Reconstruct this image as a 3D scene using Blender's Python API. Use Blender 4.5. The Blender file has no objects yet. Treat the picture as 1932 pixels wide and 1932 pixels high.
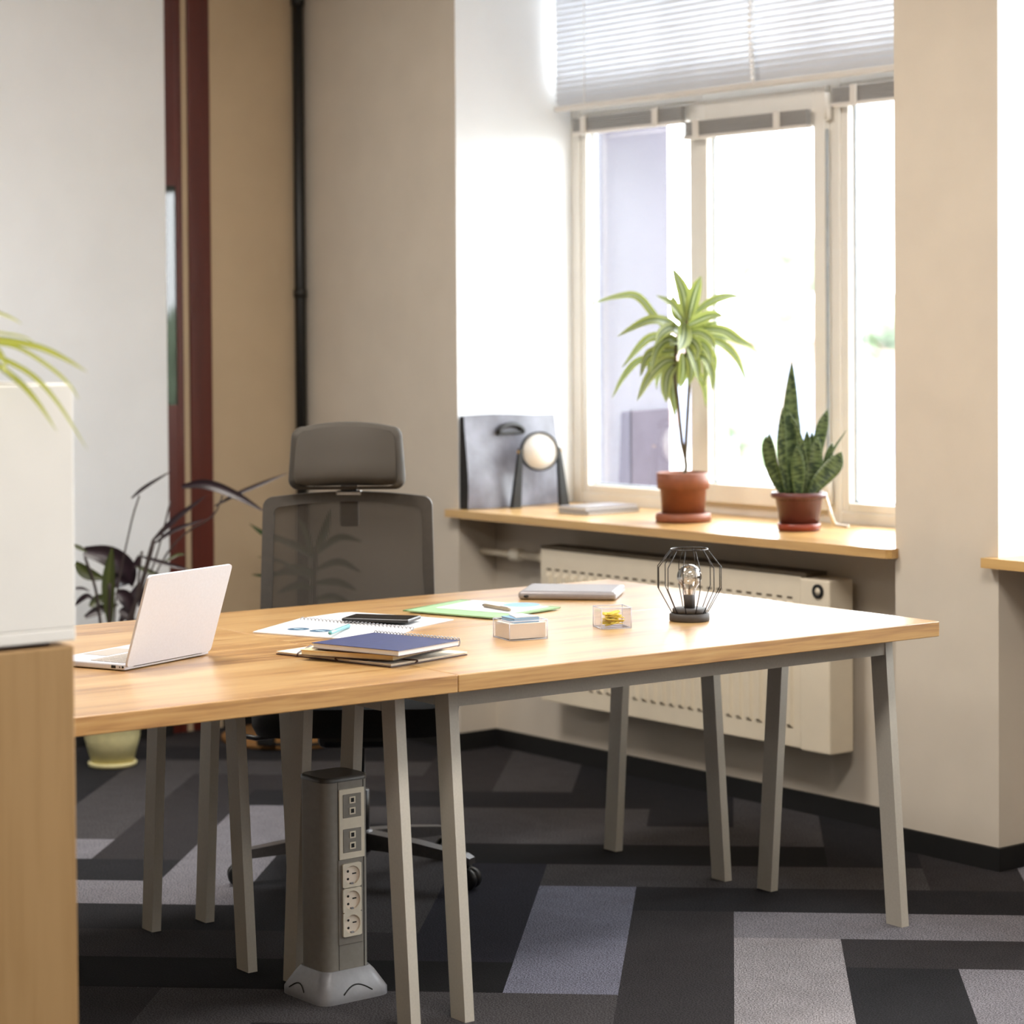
import bpy, bmesh, math, random
from mathutils import Vector, Matrix
random.seed(7)
PI = math.pi
R = math.radians
scene = bpy.context.scene
COL = scene.collection

# ------------------------------------------------------------------ camera
CH = 1.4572
YAW, PITCH, ROLL = R(51.5546), R(1.4496), R(-0.3979)
FPX, CX, CY = 4476.79, 1008.116, 742.482
FW = Vector((-math.sin(YAW) * math.cos(PITCH), math.cos(YAW) * math.cos(PITCH), -math.sin(PITCH)))
R0 = Vector((math.cos(YAW), math.sin(YAW), 0))
U0 = R0.cross(FW)
RT = R0 * math.cos(ROLL) + U0 * math.sin(ROLL)
UP = U0 * math.cos(ROLL) - R0 * math.sin(ROLL)
EYE = Vector((0, 0, CH))
cd = bpy.data.cameras.new('camera')
co = bpy.data.objects.new('camera', cd)
COL.objects.link(co)
co.matrix_world = Matrix(((RT.x, UP.x, -FW.x, 0), (RT.y, UP.y, -FW.y, 0), (RT.z, UP.z, -FW.z, CH), (0, 0, 0, 1)))
cd.sensor_fit = 'HORIZONTAL'
cd.sensor_width = 36
cd.lens = FPX / 1932 * 36
cd.shift_x = (966 - CX) / 1932
cd.shift_y = -(966 - CY) / 1932
cd.clip_start = 0.05
cd.dof.use_dof = True
cd.dof.focus_distance = 5.35
cd.dof.aperture_fstop = 3.4
scene.camera = co

def ray(x, y): return FW + RT * ((x - CX) / FPX) - UP * ((y - CY) / FPX)
def at_z(x, y, z=0.75):
    d = ray(x, y); return EYE + d * ((z - CH) / d.z)
def at_y(x, y, Y):
    d = ray(x, y); return EYE + d * (Y / d.y)
def at_x(x, y, X):
    d = ray(x, y); return EYE + d * (X / d.x)
def at_d(x, y, D): return EYE + ray(x, y) * D

# ------------------------------------------------------------------ materials
def lin(c):
    return tuple(((v / 12.92) if v <= 0.04045 else ((v + 0.055) / 1.055) ** 2.4) for v in [k / 255 for k in c])

def newmat(name):
    m = bpy.data.materials.new(name); m.use_nodes = True
    nt = m.node_tree
    return m, nt, nt.nodes['Principled BSDF'], nt.nodes['Material Output']

def mat(name, rgb, rough=0.6, metal=0.0, spec=0.5, nscale=40.0, namt=0.06, bump=0.0, bscale=None, stretch=None, translucent=0.0, coat=0.0, sheen=0.0):
    m, nt, b, out = newmat(name)
    c = lin(rgb)
    tc = nt.nodes.new('ShaderNodeTexCoord'); mp = nt.nodes.new('ShaderNodeMapping')
    nt.links.new(tc.outputs['Object'], mp.inputs['Vector'])
    if stretch: mp.inputs['Scale'].default_value = stretch
    n = nt.nodes.new('ShaderNodeTexNoise'); n.inputs['Scale'].default_value = nscale; n.inputs['Detail'].default_value = 4
    nt.links.new(mp.outputs['Vector'], n.inputs['Vector'])
    rp = nt.nodes.new('ShaderNodeValToRGB')
    lo = [max(0, v * (1 - namt * 2)) for v in c]; hi = [min(1, v * (1 + namt * 2)) for v in c]
    rp.color_ramp.elements[0].position = 0.3; rp.color_ramp.elements[1].position = 0.7
    rp.color_ramp.elements[0].color = (*lo, 1); rp.color_ramp.elements[1].color = (*hi, 1)
    nt.links.new(n.outputs['Fac'], rp.inputs['Fac'])
    nt.links.new(rp.outputs['Color'], b.inputs['Base Color'])
    b.inputs['Roughness'].default_value = rough
    b.inputs['Metallic'].default_value = metal
    b.inputs['Specular IOR Level'].default_value = spec
    b.inputs['Coat Weight'].default_value = coat
    if sheen: b.inputs['Sheen Weight'].default_value = sheen
    if bump:
        bn = nt.nodes.new('ShaderNodeTexNoise'); bn.inputs['Scale'].default_value = bscale or nscale * 3
        nt.links.new(mp.outputs['Vector'], bn.inputs['Vector'])
        bp = nt.nodes.new('ShaderNodeBump'); bp.inputs['Strength'].default_value = bump; bp.inputs['Distance'].default_value = 0.002
        nt.links.new(bn.outputs['Fac'], bp.inputs['Height']); nt.links.new(bp.outputs['Normal'], b.inputs['Normal'])
    if translucent:
        tr = nt.nodes.new('ShaderNodeBsdfTranslucent'); nt.links.new(rp.outputs['Color'], tr.inputs['Color'])
        mx = nt.nodes.new('ShaderNodeMixShader'); mx.inputs['Fac'].default_value = translucent
        nt.links.new(b.outputs['BSDF'], mx.inputs[1]); nt.links.new(tr.outputs['BSDF'], mx.inputs[2])
        nt.links.new(mx.outputs['Shader'], out.inputs['Surface'])
    return m

def wood(name, light, mid, dark, axis='Y', rough=0.3, spec=0.5, wide=13.0, coat=0.0):
    m, nt, b, out = newmat(name)
    tc = nt.nodes.new('ShaderNodeTexCoord')
    def nz(scale, sc, detail=5):
        mp = nt.nodes.new('ShaderNodeMapping'); mp.inputs['Scale'].default_value = sc
        nt.links.new(tc.outputs['Object'], mp.inputs['Vector'])
        n = nt.nodes.new('ShaderNodeTexNoise'); n.inputs['Scale'].default_value = scale; n.inputs['Detail'].default_value = detail
        n.inputs['Distortion'].default_value = 0.3
        nt.links.new(mp.outputs['Vector'], n.inputs['Vector']); return n
    L = {'Y': (1, 0.05, 1), 'X': (0.05, 1, 1), 'Z': (1, 1, 0.06)}[axis]
    a = nz(wide, L); f = nz(wide * 9, L, 3)
    mixn = nt.nodes.new('ShaderNodeMath'); mixn.operation = 'MULTIPLY_ADD'; mixn.inputs[1].default_value = 0.35
    nt.links.new(f.outputs['Fac'], mixn.inputs[0])
    sc = nt.nodes.new('ShaderNodeMath'); sc.operation = 'MULTIPLY'; sc.inputs[1].default_value = 0.72
    nt.links.new(a.outputs['Fac'], sc.inputs[0]); nt.links.new(sc.outputs[0], mixn.inputs[2])
    rp = nt.nodes.new('ShaderNodeValToRGB'); e = rp.color_ramp.elements
    e[0].position = 0.39; e[0].color = (*lin(dark), 1)
    e[1].position = 0.66; e[1].color = (*lin(light), 1)
    k = rp.color_ramp.elements.new(0.5); k.color = (*lin(mid), 1)
    nt.links.new(mixn.outputs[0], rp.inputs['Fac']); nt.links.new(rp.outputs['Color'], b.inputs['Base Color'])
    b.inputs['Roughness'].default_value = rough; b.inputs['Specular IOR Level'].default_value = spec
    b.inputs['Coat Weight'].default_value = coat; b.inputs['Coat Roughness'].default_value = 0.3
    bp = nt.nodes.new('ShaderNodeBump'); bp.inputs['Strength'].default_value = 0.05; bp.inputs['Distance'].default_value = 0.001
    nt.links.new(f.outputs['Fac'], bp.inputs['Height']); nt.links.new(bp.outputs['Normal'], b.inputs['Normal'])
    return m

def glass(name, tint=(1, 1, 1), refl=0.08, rough=0.0, grazing=0.6):
    m, nt, b, out = newmat(name)
    nt.nodes.remove(b)
    t = nt.nodes.new('ShaderNodeBsdfTransparent'); t.inputs['Color'].default_value = (*tint, 1)
    g = nt.nodes.new('ShaderNodeBsdfGlossy'); g.inputs['Roughness'].default_value = rough
    lw = nt.nodes.new('ShaderNodeLayerWeight'); lw.inputs['Blend'].default_value = 0.35
    ml = nt.nodes.new('ShaderNodeMath'); ml.operation = 'MULTIPLY_ADD'; ml.inputs[1].default_value = grazing; ml.inputs[2].default_value = refl
    nt.links.new(lw.outputs['Fresnel'], ml.inputs[0])
    mx = nt.nodes.new('ShaderNodeMixShader')
    nt.links.new(ml.outputs[0], mx.inputs['Fac'])
    nt.links.new(t.outputs[0], mx.inputs[1]); nt.links.new(g.outputs[0], mx.inputs[2])
    nt.links.new(mx.outputs[0], out.inputs['Surface'])
    return m

def leafmat(name, edge, mid, stripe_w=0.25, rough=0.4, translucent=0.3, bands=None, core=None):
    """colour across the leaf blade from its UV map: edge colour, mid colour, optional cross bands"""
    m, nt, b, out = newmat(name)
    uv = nt.nodes.new('ShaderNodeUVMap'); uv.uv_map = 'blade'
    sp = nt.nodes.new('ShaderNodeSeparateXYZ'); nt.links.new(uv.outputs['UV'], sp.inputs[0])
    s = nt.nodes.new('ShaderNodeMath'); s.operation = 'SUBTRACT'; s.inputs[1].default_value = 0.5
    nt.links.new(sp.outputs['X'], s.inputs[0])
    a = nt.nodes.new('ShaderNodeMath'); a.operation = 'ABSOLUTE'; nt.links.new(s.outputs[0], a.inputs[0])
    rp = nt.nodes.new('ShaderNodeValToRGB'); e = rp.color_ramp.elements
    e[0].position = stripe_w * 0.5; e[0].color = (*lin(mid), 1)
    e[1].position = stripe_w * 0.5 + 0.12; e[1].color = (*lin(edge), 1)
    if core:
        k = e.new(0.04); k.color = (*lin(core), 1); k2 = e.new(0.09); k2.color = (*lin(mid), 1)
    nt.links.new(a.outputs[0], rp.inputs['Fac'])
    colout = rp.outputs['Color']
    if bands:
        mp = nt.nodes.new('ShaderNodeMapping'); mp.inputs['Scale'].default_value = (1.2, 22, 1)
        nt.links.new(uv.outputs['UV'], mp.inputs['Vector'])
        n = nt.nodes.new('ShaderNodeTexNoise'); n.inputs['Scale'].default_value = 1.0; n.inputs['Detail'].default_value = 3
        nt.links.new(mp.outputs['Vector'], n.inputs['Vector'])
        r2 = nt.nodes.new('ShaderNodeValToRGB'); r2.color_ramp.elements[0].position = 0.45; r2.color_ramp.elements[1].position = 0.6
        nt.links.new(n.outputs['Fac'], r2.inputs['Fac'])
        mc = nt.nodes.new('ShaderNodeMixRGB'); mc.inputs['Color2'].default_value = (*lin(bands), 1)
        nt.links.new(r2.outputs['Color'], mc.inputs['Fac']); nt.links.new(colout, mc.inputs['Color1'])
        colout = mc.outputs['Color']
    nt.links.new(colout, b.inputs['Base Color'])
    b.inputs['Roughness'].default_value = rough
    tr = nt.nodes.new('ShaderNodeBsdfTranslucent'); nt.links.new(colout, tr.inputs['Color'])
    mx = nt.nodes.new('ShaderNodeMixShader'); mx.inputs['Fac'].default_value = translucent
    nt.links.new(b.outputs['BSDF'], mx.inputs[1]); nt.links.new(tr.outputs['BSDF'], mx.inputs[2])
    nt.links.new(mx.outputs['Shader'], out.inputs['Surface'])
    return m

def meshmat(name, rgb, alpha_open=0.25, rib=420.0):
    """woven netting: dark yarn with open holes between (fine ribs along the height)"""
    m, nt, b, out = newmat(name)
    b.inputs['Base Color'].default_value = (*lin(rgb), 1); b.inputs['Roughness'].default_value = 0.75
    tc = nt.nodes.new('ShaderNodeTexCoord')
    w = nt.nodes.new('ShaderNodeTexWave'); w.wave_type = 'BANDS'; w.bands_direction = 'Y'; w.inputs['Scale'].default_value = rib / 6.28
    nt.links.new(tc.outputs['Object'], w.inputs['Vector'])
    ml = nt.nodes.new('ShaderNodeMath'); ml.operation = 'MULTIPLY_ADD'; ml.inputs[1].default_value = 0.16; ml.inputs[2].default_value = alpha_open - 0.08
    nt.links.new(w.outputs['Fac'], ml.inputs[0])
    t = nt.nodes.new('ShaderNodeBsdfTransparent')
    mx = nt.nodes.new('ShaderNodeMixShader')
    nt.links.new(ml.outputs[0], mx.inputs['Fac']); nt.links.new(b.outputs['BSDF'], mx.inputs[1]); nt.links.new(t.outputs[0], mx.inputs[2])
    nt.links.new(mx.outputs['Shader'], out.inputs['Surface'])
    return m

def carpetmat():
    m, nt, b, out = newmat('carpet_planks')
    at = nt.nodes.new('ShaderNodeAttribute'); at.attribute_name = 'plank'
    tc = nt.nodes.new('ShaderNodeTexCoord')
    n = nt.nodes.new('ShaderNodeTexNoise'); n.inputs['Scale'].default_value = 260; n.inputs['Detail'].default_value = 2
    nt.links.new(tc.outputs['Object'], n.inputs['Vector'])
    n2 = nt.nodes.new('ShaderNodeTexNoise'); n2.inputs['Scale'].default_value = 14; n2.inputs['Detail'].default_value = 3
    nt.links.new(tc.outputs['Object'], n2.inputs['Vector'])
    rp = nt.nodes.new('ShaderNodeMapRange'); rp.inputs['From Min'].default_value = 0.34; rp.inputs['From Max'].default_value = 0.66
    rp.inputs['To Min'].default_value = 0.3; rp.inputs['To Max'].default_value = 1.8
    nt.links.new(n.outputs['Fac'], rp.inputs['Value'])
    rp2 = nt.nodes.new('ShaderNodeMapRange'); rp2.inputs['To Min'].default_value = 0.8; rp2.inputs['To Max'].default_value = 1.2
    nt.links.new(n2.outputs['Fac'], rp2.inputs['Value'])
    mu = nt.nodes.new('ShaderNodeMath'); mu.operation = 'MULTIPLY'
    nt.links.new(rp.outputs[0], mu.inputs[0]); nt.links.new(rp2.outputs[0], mu.inputs[1])
    sc = nt.nodes.new('ShaderNodeVectorMath'); sc.operation = 'SCALE'
    nt.links.new(at.outputs['Color'], sc.inputs[0]); nt.links.new(mu.outputs[0], sc.inputs['Scale'])
    nt.links.new(sc.outputs[0], b.inputs['Base Color'])
    b.inputs['Roughness'].default_value = 0.95; b.inputs['Specular IOR Level'].default_value = 0.15
    bp = nt.nodes.new('ShaderNodeBump'); bp.inputs['Strength'].default_value = 0.5; bp.inputs['Distance'].default_value = 0.004
    nt.links.new(n.outputs['Fac'], bp.inputs['Height']); nt.links.new(bp.outputs['Normal'], b.inputs['Normal'])
    return m

M = dict(
    beige=mat('beige_wall_paint', (206, 196, 181), 0.85, nscale=6, namt=0.015, bump=0.04, bscale=220),
    tan=mat('tan_wall_paint', (184, 164, 136), 0.85, nscale=4, namt=0.02, bump=0.04, bscale=220),
    white=mat('white_wall_paint', (231, 234, 237), 0.8, nscale=5, namt=0.01, bump=0.03, bscale=220),
    ceil=mat('ceiling_paint', (232, 228, 220), 0.9, nscale=5, namt=0.01),
    rearpaint=mat('grey_wall_paint', (124, 120, 114), 0.85, nscale=6, namt=0.02),
    black=mat('black_baseboard', (10, 9, 9), 0.6, nscale=30, namt=0.1),
    pvc=mat('white_window_plastic', (226, 222, 214), 0.35, nscale=12, namt=0.01),
    gasket=mat('grey_window_gasket', (168, 176, 182), 0.5, nscale=30),
    oakdesk=wood('oak_desk_top', (200, 162, 106), (182, 138, 80), (148, 102, 54), 'Y', 0.4, 0.6, 14, coat=1.0),
    sill=wood('oak_sill_laminate', (206, 168, 108), (190, 150, 92), (168, 128, 74), 'X', 0.3, 0.6, 10, coat=0.3),
    cab=wood('oak_cabinet_veneer', (166, 132, 88), (152, 118, 74), (132, 98, 58), 'Z', 0.45, 0.4, 7),
    deskleg=mat('warm_grey_powder_coat', (188, 182, 170), 0.5, nscale=200, namt=0.02),
    cabwhite=mat('white_laminate', (232, 228, 222), 0.5, nscale=8, namt=0.01),
    redwood=mat('dark_red_door_lacquer', (84, 32, 23), 0.35, nscale=20, namt=0.12, stretch=(1, 1, 0.05)),
    chairfab=mat('dark_grey_frame_plastic', (60, 55, 49), 0.5, nscale=60, namt=0.06),
    net=meshmat('grey_chair_netting', (58, 52, 45), 0.14),
    padnet=meshmat('grey_headrest_netting', (66, 61, 54), 0.06),
    seatfab=mat('black_seat_fabric', (26, 25, 25), 0.9, nscale=300, namt=0.2, bump=0.3),
    alu=mat('brushed_aluminium', (150, 148, 146), 0.35, 1.0, nscale=120, namt=0.06, stretch=(1, 1, 0.1)),
    armgrey=mat('dark_grey_painted_metal', (82, 80, 82), 0.4, 0.4, nscale=80),
    capgrey=mat('dark_grey_cap_plastic', (72, 70, 67), 0.35, nscale=80),
    silver=mat('silver_grey_plastic', (138, 134, 127), 0.42, 0.05, nscale=80, namt=0.03),
    silverlt=mat('light_silver_plastic', (136, 136, 140), 0.4, 0.15, nscale=80, namt=0.03),
    darkplastic=mat('black_plastic', (22, 22, 24), 0.4, nscale=80, namt=0.1),
    ivory=mat('ivory_socket_plastic', (226, 218, 200), 0.35, nscale=60, namt=0.02),
    hole=mat('dark_recess', (14, 13, 12), 0.7, nscale=50),
    lapsilver=mat('silver_laptop_aluminium', (200, 202, 210), 0.45, 0.1, nscale=200, namt=0.015),
    lapkeys=mat('grey_laptop_keys', (176, 168, 160), 0.5, nscale=200, namt=0.03),
    screen=mat('black_screen_glass', (10, 10, 12), 0.15, nscale=20),
    greylap=mat('grey_closed_laptop_shell', (142, 138, 140), 0.4, 0.3, nscale=80, namt=0.02),
    cream=mat('cream_card', (206, 186, 146), 0.75, nscale=60, namt=0.02),
    creamlt=mat('ivory_card', (216, 206, 188), 0.7, nscale=60, namt=0.02),
    paper=mat('white_paper', (212, 212, 214), 0.75, nscale=40, namt=0.01),
    blue=mat('navy_notebook_cover', (54, 62, 102), 0.45, nscale=60, namt=0.06),
    brownedge=mat('brown_cover_edge', (72, 44, 36), 0.6, nscale=60),
    circleblue=mat('slate_blue_ink', (52, 86, 112), 0.6, nscale=80),
    inklight=mat('pale_blue_ink', (190, 214, 226), 0.6, nscale=80),
    chartblue=mat('light_blue_ink', (126, 164, 194), 0.6, nscale=40, namt=0.02),
    green=mat('pale_green_folder_card', (140, 174, 132), 0.6, nscale=40, namt=0.03),
    greenedge=mat('green_folder_edge', (84, 124, 74), 0.6, nscale=40, namt=0.03),
    cyan=mat('pale_teal_pen_barrel', (92, 156, 160), 0.3, nscale=40),
    penbeige=mat('beige_pen_barrel', (150, 136, 112), 0.35, nscale=40),
    phone=mat('black_phone_shell', (26, 24, 24), 0.35, nscale=40),
    acrylic=glass('clear_acrylic', (0.985, 0.985, 0.995), 0.03, 0.02, 0.3),
    acredge=mat('polished_acrylic_edge', (226, 228, 236), 0.15, nscale=60, namt=0.01, translucent=0.5),
    bulb=glass('clear_bulb_glass', (0.94, 0.94, 0.94), 0.22, 0.0, 0.75),
    pane=glass('window_pane_glass', (0.97, 0.98, 0.98), 0.02, 0.0, 0.3),
    doorpane=None,
    note=mat('cream_note_paper', (236, 224, 208), 0.8, nscale=40, namt=0.01),
    notegrey=mat('blue_grey_note_paper', (150, 166, 186), 0.8, nscale=40, namt=0.05, stretch=(1, 1, 30)),
    yellow=mat('yellow_vinyl_clip', (226, 204, 60), 0.4, nscale=60, namt=0.08),
    wire=mat('dark_lamp_wire', (46, 42, 40), 0.35, 0.6, nscale=60),
    lampbase=mat('dark_grey_lamp_base', (58, 54, 52), 0.6, nscale=80, namt=0.06),
    brass=mat('warm_brass', (190, 150, 90), 0.3, 1.0, nscale=60),
    filament=mat('bulb_filament_metal', (150, 130, 110), 0.4, 0.7, nscale=60),
    bag=mat('grey_felt_bag', (100, 100, 110), 0.42, nscale=16, namt=0.14, bump=0.2),
    bagside=mat('black_bag_gusset', (24, 22, 22), 0.6, nscale=60, namt=0.1),
    clockblack=mat('black_clock_stand', (22, 24, 24), 0.45, nscale=60),
    dial=mat('white_clock_dial', (240, 238, 234), 0.4, nscale=30, namt=0.01),
    terra=mat('terracotta_pot', (132, 76, 50), 0.55, nscale=40, namt=0.06),
    maroon=mat('maroon_plastic_pot', (90, 48, 46), 0.4, nscale=40, namt=0.05),
    saucer=mat('orange_red_saucer', (128, 50, 28), 0.4, nscale=40, namt=0.05),
    creampot=mat('pale_yellow_pot', (226, 216, 162), 0.45, nscale=40, namt=0.03),
    greenpot=mat('dark_green_pot', (36, 46, 38), 0.5, nscale=40, namt=0.05),
    soil=mat('potting_soil', (52, 38, 30), 0.95, nscale=200, namt=0.3, bump=0.8),
    stem=mat('woody_stem', (84, 72, 48), 0.7, nscale=60, namt=0.15, stretch=(1, 1, 0.3)),
    darkstem=mat('dark_stem', (58, 46, 44), 0.6, nscale=60, namt=0.1),
    drac=leafmat('striped_leaf', (146, 156, 84), (52, 76, 40), 0.26, 0.4, 0.28, core=(170, 178, 132)),
    snake=leafmat('banded_leaf', (74, 92, 46), (38, 58, 32), 0.5, 0.35, 0.15, bands=(104, 120, 74)),
    spider=leafmat('yellow_green_leaf', (150, 160, 40), (206, 204, 110), 0.25, 0.45, 0.4),
    purple=leafmat('purple_leaf', (40, 28, 34), (50, 34, 42), 0.2, 0.3, 0.1),
    greenleaf=leafmat('olive_leaf', (66, 74, 36), (84, 92, 48), 0.15, 0.35, 0.2),
    palm=leafmat('dark_green_leaf', (44, 66, 30), (60, 84, 40), 0.15, 0.4, 0.2),
    traywood=wood('brown_board', (140, 100, 56), (126, 88, 46), (110, 74, 38), 'X', 0.5, 0.4, 8),
    cable=mat('black_cable_rubber', (16, 15, 15), 0.5, nscale=60),
    whitecord=mat('white_cord', (238, 236, 232), 0.4, nscale=60, namt=0.01),
    chain=mat('white_bead_chain', (246, 246, 246), 0.3, nscale=60, namt=0.01),
    slat=mat('white_blind_slat', (217, 220, 226), 0.5, nscale=10, namt=0.01, translucent=0.07),
    rail=mat('white_blind_rail', (216, 210, 202), 0.45, nscale=20, namt=0.01),
    foldgrey=mat('grey_folded_blind', (158, 156, 153), 0.5, nscale=60, namt=0.05, stretch=(0.2, 1, 8)),
    rad=mat('cream_radiator_enamel', (224, 212, 190), 0.4, nscale=20, namt=0.01),
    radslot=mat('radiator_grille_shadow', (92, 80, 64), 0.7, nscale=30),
    steel=mat('black_steel_pipe', (16, 15, 14), 0.45, nscale=40),
    facade=mat('lavender_grey_render', (78, 75, 88), 0.9, nscale=3, namt=0.03),
    facade2=mat('mauve_grey_patch', (70, 63, 74), 0.9, nscale=3, namt=0.04),
    paving=mat('pale_paving', (150, 148, 146), 0.9, nscale=0.8, namt=0.03),
    house=mat('pale_pink_render', (150, 126, 120), 0.9, nscale=1, namt=0.03),
    lowwall=mat('pale_blue_wall', (118, 126, 148), 0.9, nscale=1, namt=0.03),
    foliage=mat('pale_green_foliage', (140, 158, 130), 0.9, nscale=2, namt=0.15, translucent=0.3),
    bark=mat('grey_bark', (120, 110, 100), 0.9, nscale=8, namt=0.1),
)
M['carpet'] = carpetmat()
_dp, _nt, _b, _o = newmat('door_glazing')
_b.inputs['Base Color'].default_value = (0.02, 0.025, 0.02, 1); _b.inputs['Roughness'].default_value = 0.03
_b.inputs['IOR'].default_value = 1.6
M['doorpane'] = _dp

# ------------------------------------------------------------------ mesh builder
class MB:
    def __init__(s): s.v = []; s.f = []; s.sm = []; s.mi = []; s.uv = {}
    def add(s, vs, fs, smooth=False, mi=0, uvs=None):
        o = len(s.v); s.v += [Vector(p) for p in vs]
        for i, f in enumerate(fs):
            if uvs is not None: s.uv[len(s.f)] = [uvs[j] for j in f]
            s.f.append([o + j for j in f]); s.sm.append(smooth); s.mi.append(mi)
        return s
    def box(s, a, b, bev=0.0, mi=0, xf=None, seg=2):
        x0, y0, z0 = [min(a[i], b[i]) for i in range(3)]; x1, y1, z1 = [max(a[i], b[i]) for i in range(3)]
        if bev <= 0:
            vs = [(x0, y0, z0), (x1, y0, z0), (x1, y1, z0), (x0, y1, z0), (x0, y0, z1), (x1, y0, z1), (x1, y1, z1), (x0, y1, z1)]
            fs = [(3, 2, 1, 0), (4, 5, 6, 7), (0, 1, 5, 4), (1, 2, 6, 5), (2, 3, 7, 6), (3, 0, 4, 7)]
            sm = False
        else:
            bm = bmesh.new(); bmesh.ops.create_cube(bm, size=1)
            for v in bm.verts:
                v.co = Vector(((v.co.x + .5) * (x1 - x0) + x0, (v.co.y + .5) * (y1 - y0) + y0, (v.co.z + .5) * (z1 - z0) + z0))
            bmesh.ops.bevel(bm, geom=bm.edges[:], offset=bev, segments=seg, profile=0.5, affect='EDGES')
            bm.verts.index_update()
            vs = [v.co.copy() for v in bm.verts]; fs = [[v.index for v in f.verts] for f in bm.faces]; bm.free(); sm = False
        if xf: vs = [xf @ Vector(p) for p in vs]
        return s.add(vs, fs, sm, mi)
    def hexa(s, bot, top, mi=0):
        """eight corners: bottom quad and top quad in the same order"""
        n = len(bot); vs = list(bot) + list(top)
        fs = [list(range(n))[::-1], list(range(n, 2 * n))] + [(i, (i + 1) % n, n + (i + 1) % n, n + i) for i in range(n)]
        return s.add(vs, fs, False, mi)
    def lathe(s, prof, c=(0, 0, 0), n=32, mi=0, xf=None, smooth=True, cap=True):
        vs = []; fs = []
        for r, z in prof:
            for k in range(n):
                a = 2 * PI * k / n; vs.append(Vector((r * math.cos(a), r * math.sin(a), z)))
        for i in range(len(prof) - 1):
            for k in range(n):
                fs.append((i * n + k, i * n + (k + 1) % n, (i + 1) * n + (k + 1) % n, (i + 1) * n + k))
        if cap:
            fs.append(list(range(n))[::-1]); fs.append([(len(prof) - 1) * n + k for k in range(n)])
        vs = [(xf @ p if xf else p) + Vector(c) for p in vs]
        return s.add(vs, fs, smooth, mi)
    def tube(s, pts, r, n=8, mi=0, closed=False):
        pts = [Vector(p) for p in pts]; m = len(pts); rs = r if isinstance(r, (list, tuple)) else [r] * m
        vs = []; fs = []; prev = None
        for i, p in enumerate(pts):
            if closed: t = pts[(i + 1) % m] - pts[i - 1]
            else: t = (pts[min(i + 1, m - 1)] - pts[max(i - 1, 0)])
            t.normalize()
            if prev is None:
                up = Vector((0, 0, 1)) if abs(t.z) < 0.9 else Vector((1, 0, 0)); a = t.cross(up).normalized()
            else:
                a = (prev - t * prev.dot(t)).normalized()
            prev = a; b = t.cross(a)
            for k in range(n):
                g = 2 * PI * k / n; vs.append(p + (a * math.cos(g) + b * math.sin(g)) * rs[i])
        for i in range(m if closed else m - 1):
            j = (i + 1) % m
            for k in range(n): fs.append((i * n + k, i * n + (k + 1) % n, j * n + (k + 1) % n, j * n + k))
        if not closed: fs.append(list(range(n))[::-1]); fs.append([(m - 1) * n + k for k in range(n)])
        return s.add(vs, fs, True, mi)
    def prism(s, poly, z0, z1, mi=0, xf=None):
        n = len(poly)
        vs = [Vector((p[0], p[1], z0)) for p in poly] + [Vector((p[0], p[1], z1)) for p in poly]
        if xf: vs = [xf @ p for p in vs]
        fs = [list(range(n))[::-1], list(range(n, 2 * n))] + [(i, (i + 1) % n, n + (i + 1) % n, n + i) for i in range(n)]
        return s.add(vs, fs, False, mi)
    def sphere(s, c, r, n=16, mi=0, sc=(1, 1, 1)):
        prof = [(max(1e-4, math.sin(PI * i / n)) * r, -math.cos(PI * i / n) * r) for i in range(n + 1)]
        return s.lathe(prof, c, n * 2, mi, Matrix.Diagonal((*sc, 1)), cap=False)
    def leaf(s, pts, w, normal=None, fold=0.25, segs=10, tip=0.02, base=0.5, mi=0, peak=0.45, thick=0.0, cols=4):
        """a blade along pts (Catmull-Rom), width w at its widest"""
        pts = [Vector(p) for p in pts]
        P = smooth_path(pts, segs)
        m = len(P); vs = []; uvs = []; fs = []
        view = normal or (EYE - pts[len(pts) // 2]).normalized()
        for i, p in enumerate(P):
            t = i / (m - 1)
            d = (P[min(i + 1, m - 1)] - P[max(i - 1, 0)]).normalized()
            side = d.cross(view)
            if side.length < 1e-5: side = d.cross(Vector((0, 0, 1)))
            side.normalize(); nn = side.cross(d)
            if t < peak: k = base + (1 - base) * math.sin(t / peak * PI / 2)
            else: k = max(tip, math.cos((t - peak) / (1 - peak) * PI / 2) ** 0.85)
            hw = w * 0.5 * k
            for c in range(cols + 1):
                q = c / cols * 2 - 1
                vs.append(p + side * hw * q + nn * (fold * hw * abs(q))); uvs.append((c / cols, t))
        C = cols + 1
        for i in range(m - 1):
            for c in range(cols): fs.append((i * C + c, i * C + c + 1, (i + 1) * C + c + 1, (i + 1) * C + c))
        return s.add(vs, fs, True, mi, uvs)
    def build(s, name, material, parent=None, local=False):
        me = bpy.data.meshes.new(name)
        vs = s.v
        if parent is not None and not local:
            inv = root_matrix(parent).inverted(); vs = [inv @ p for p in vs]
        me.from_pydata([tuple(p) for p in vs], [], s.f)
        me.polygons.foreach_set('use_smooth', s.sm)
        mats = material if isinstance(material, (list, tuple)) else [material]
        for m in mats: me.materials.append(m)
        if len(mats) > 1: me.polygons.foreach_set('material_index', s.mi)
        if s.uv:
            ul = me.uv_layers.new(name='blade')
            for fi, p in enumerate(me.polygons):
                if fi in s.uv:
                    for k, li in enumerate(p.loop_indices): ul.data[li].uv = s.uv[fi][k]
        me.validate(); me.update()
        o = bpy.data.objects.new(name, me); COL.objects.link(o)
        if parent is not None: o.parent = parent
        return o

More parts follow.
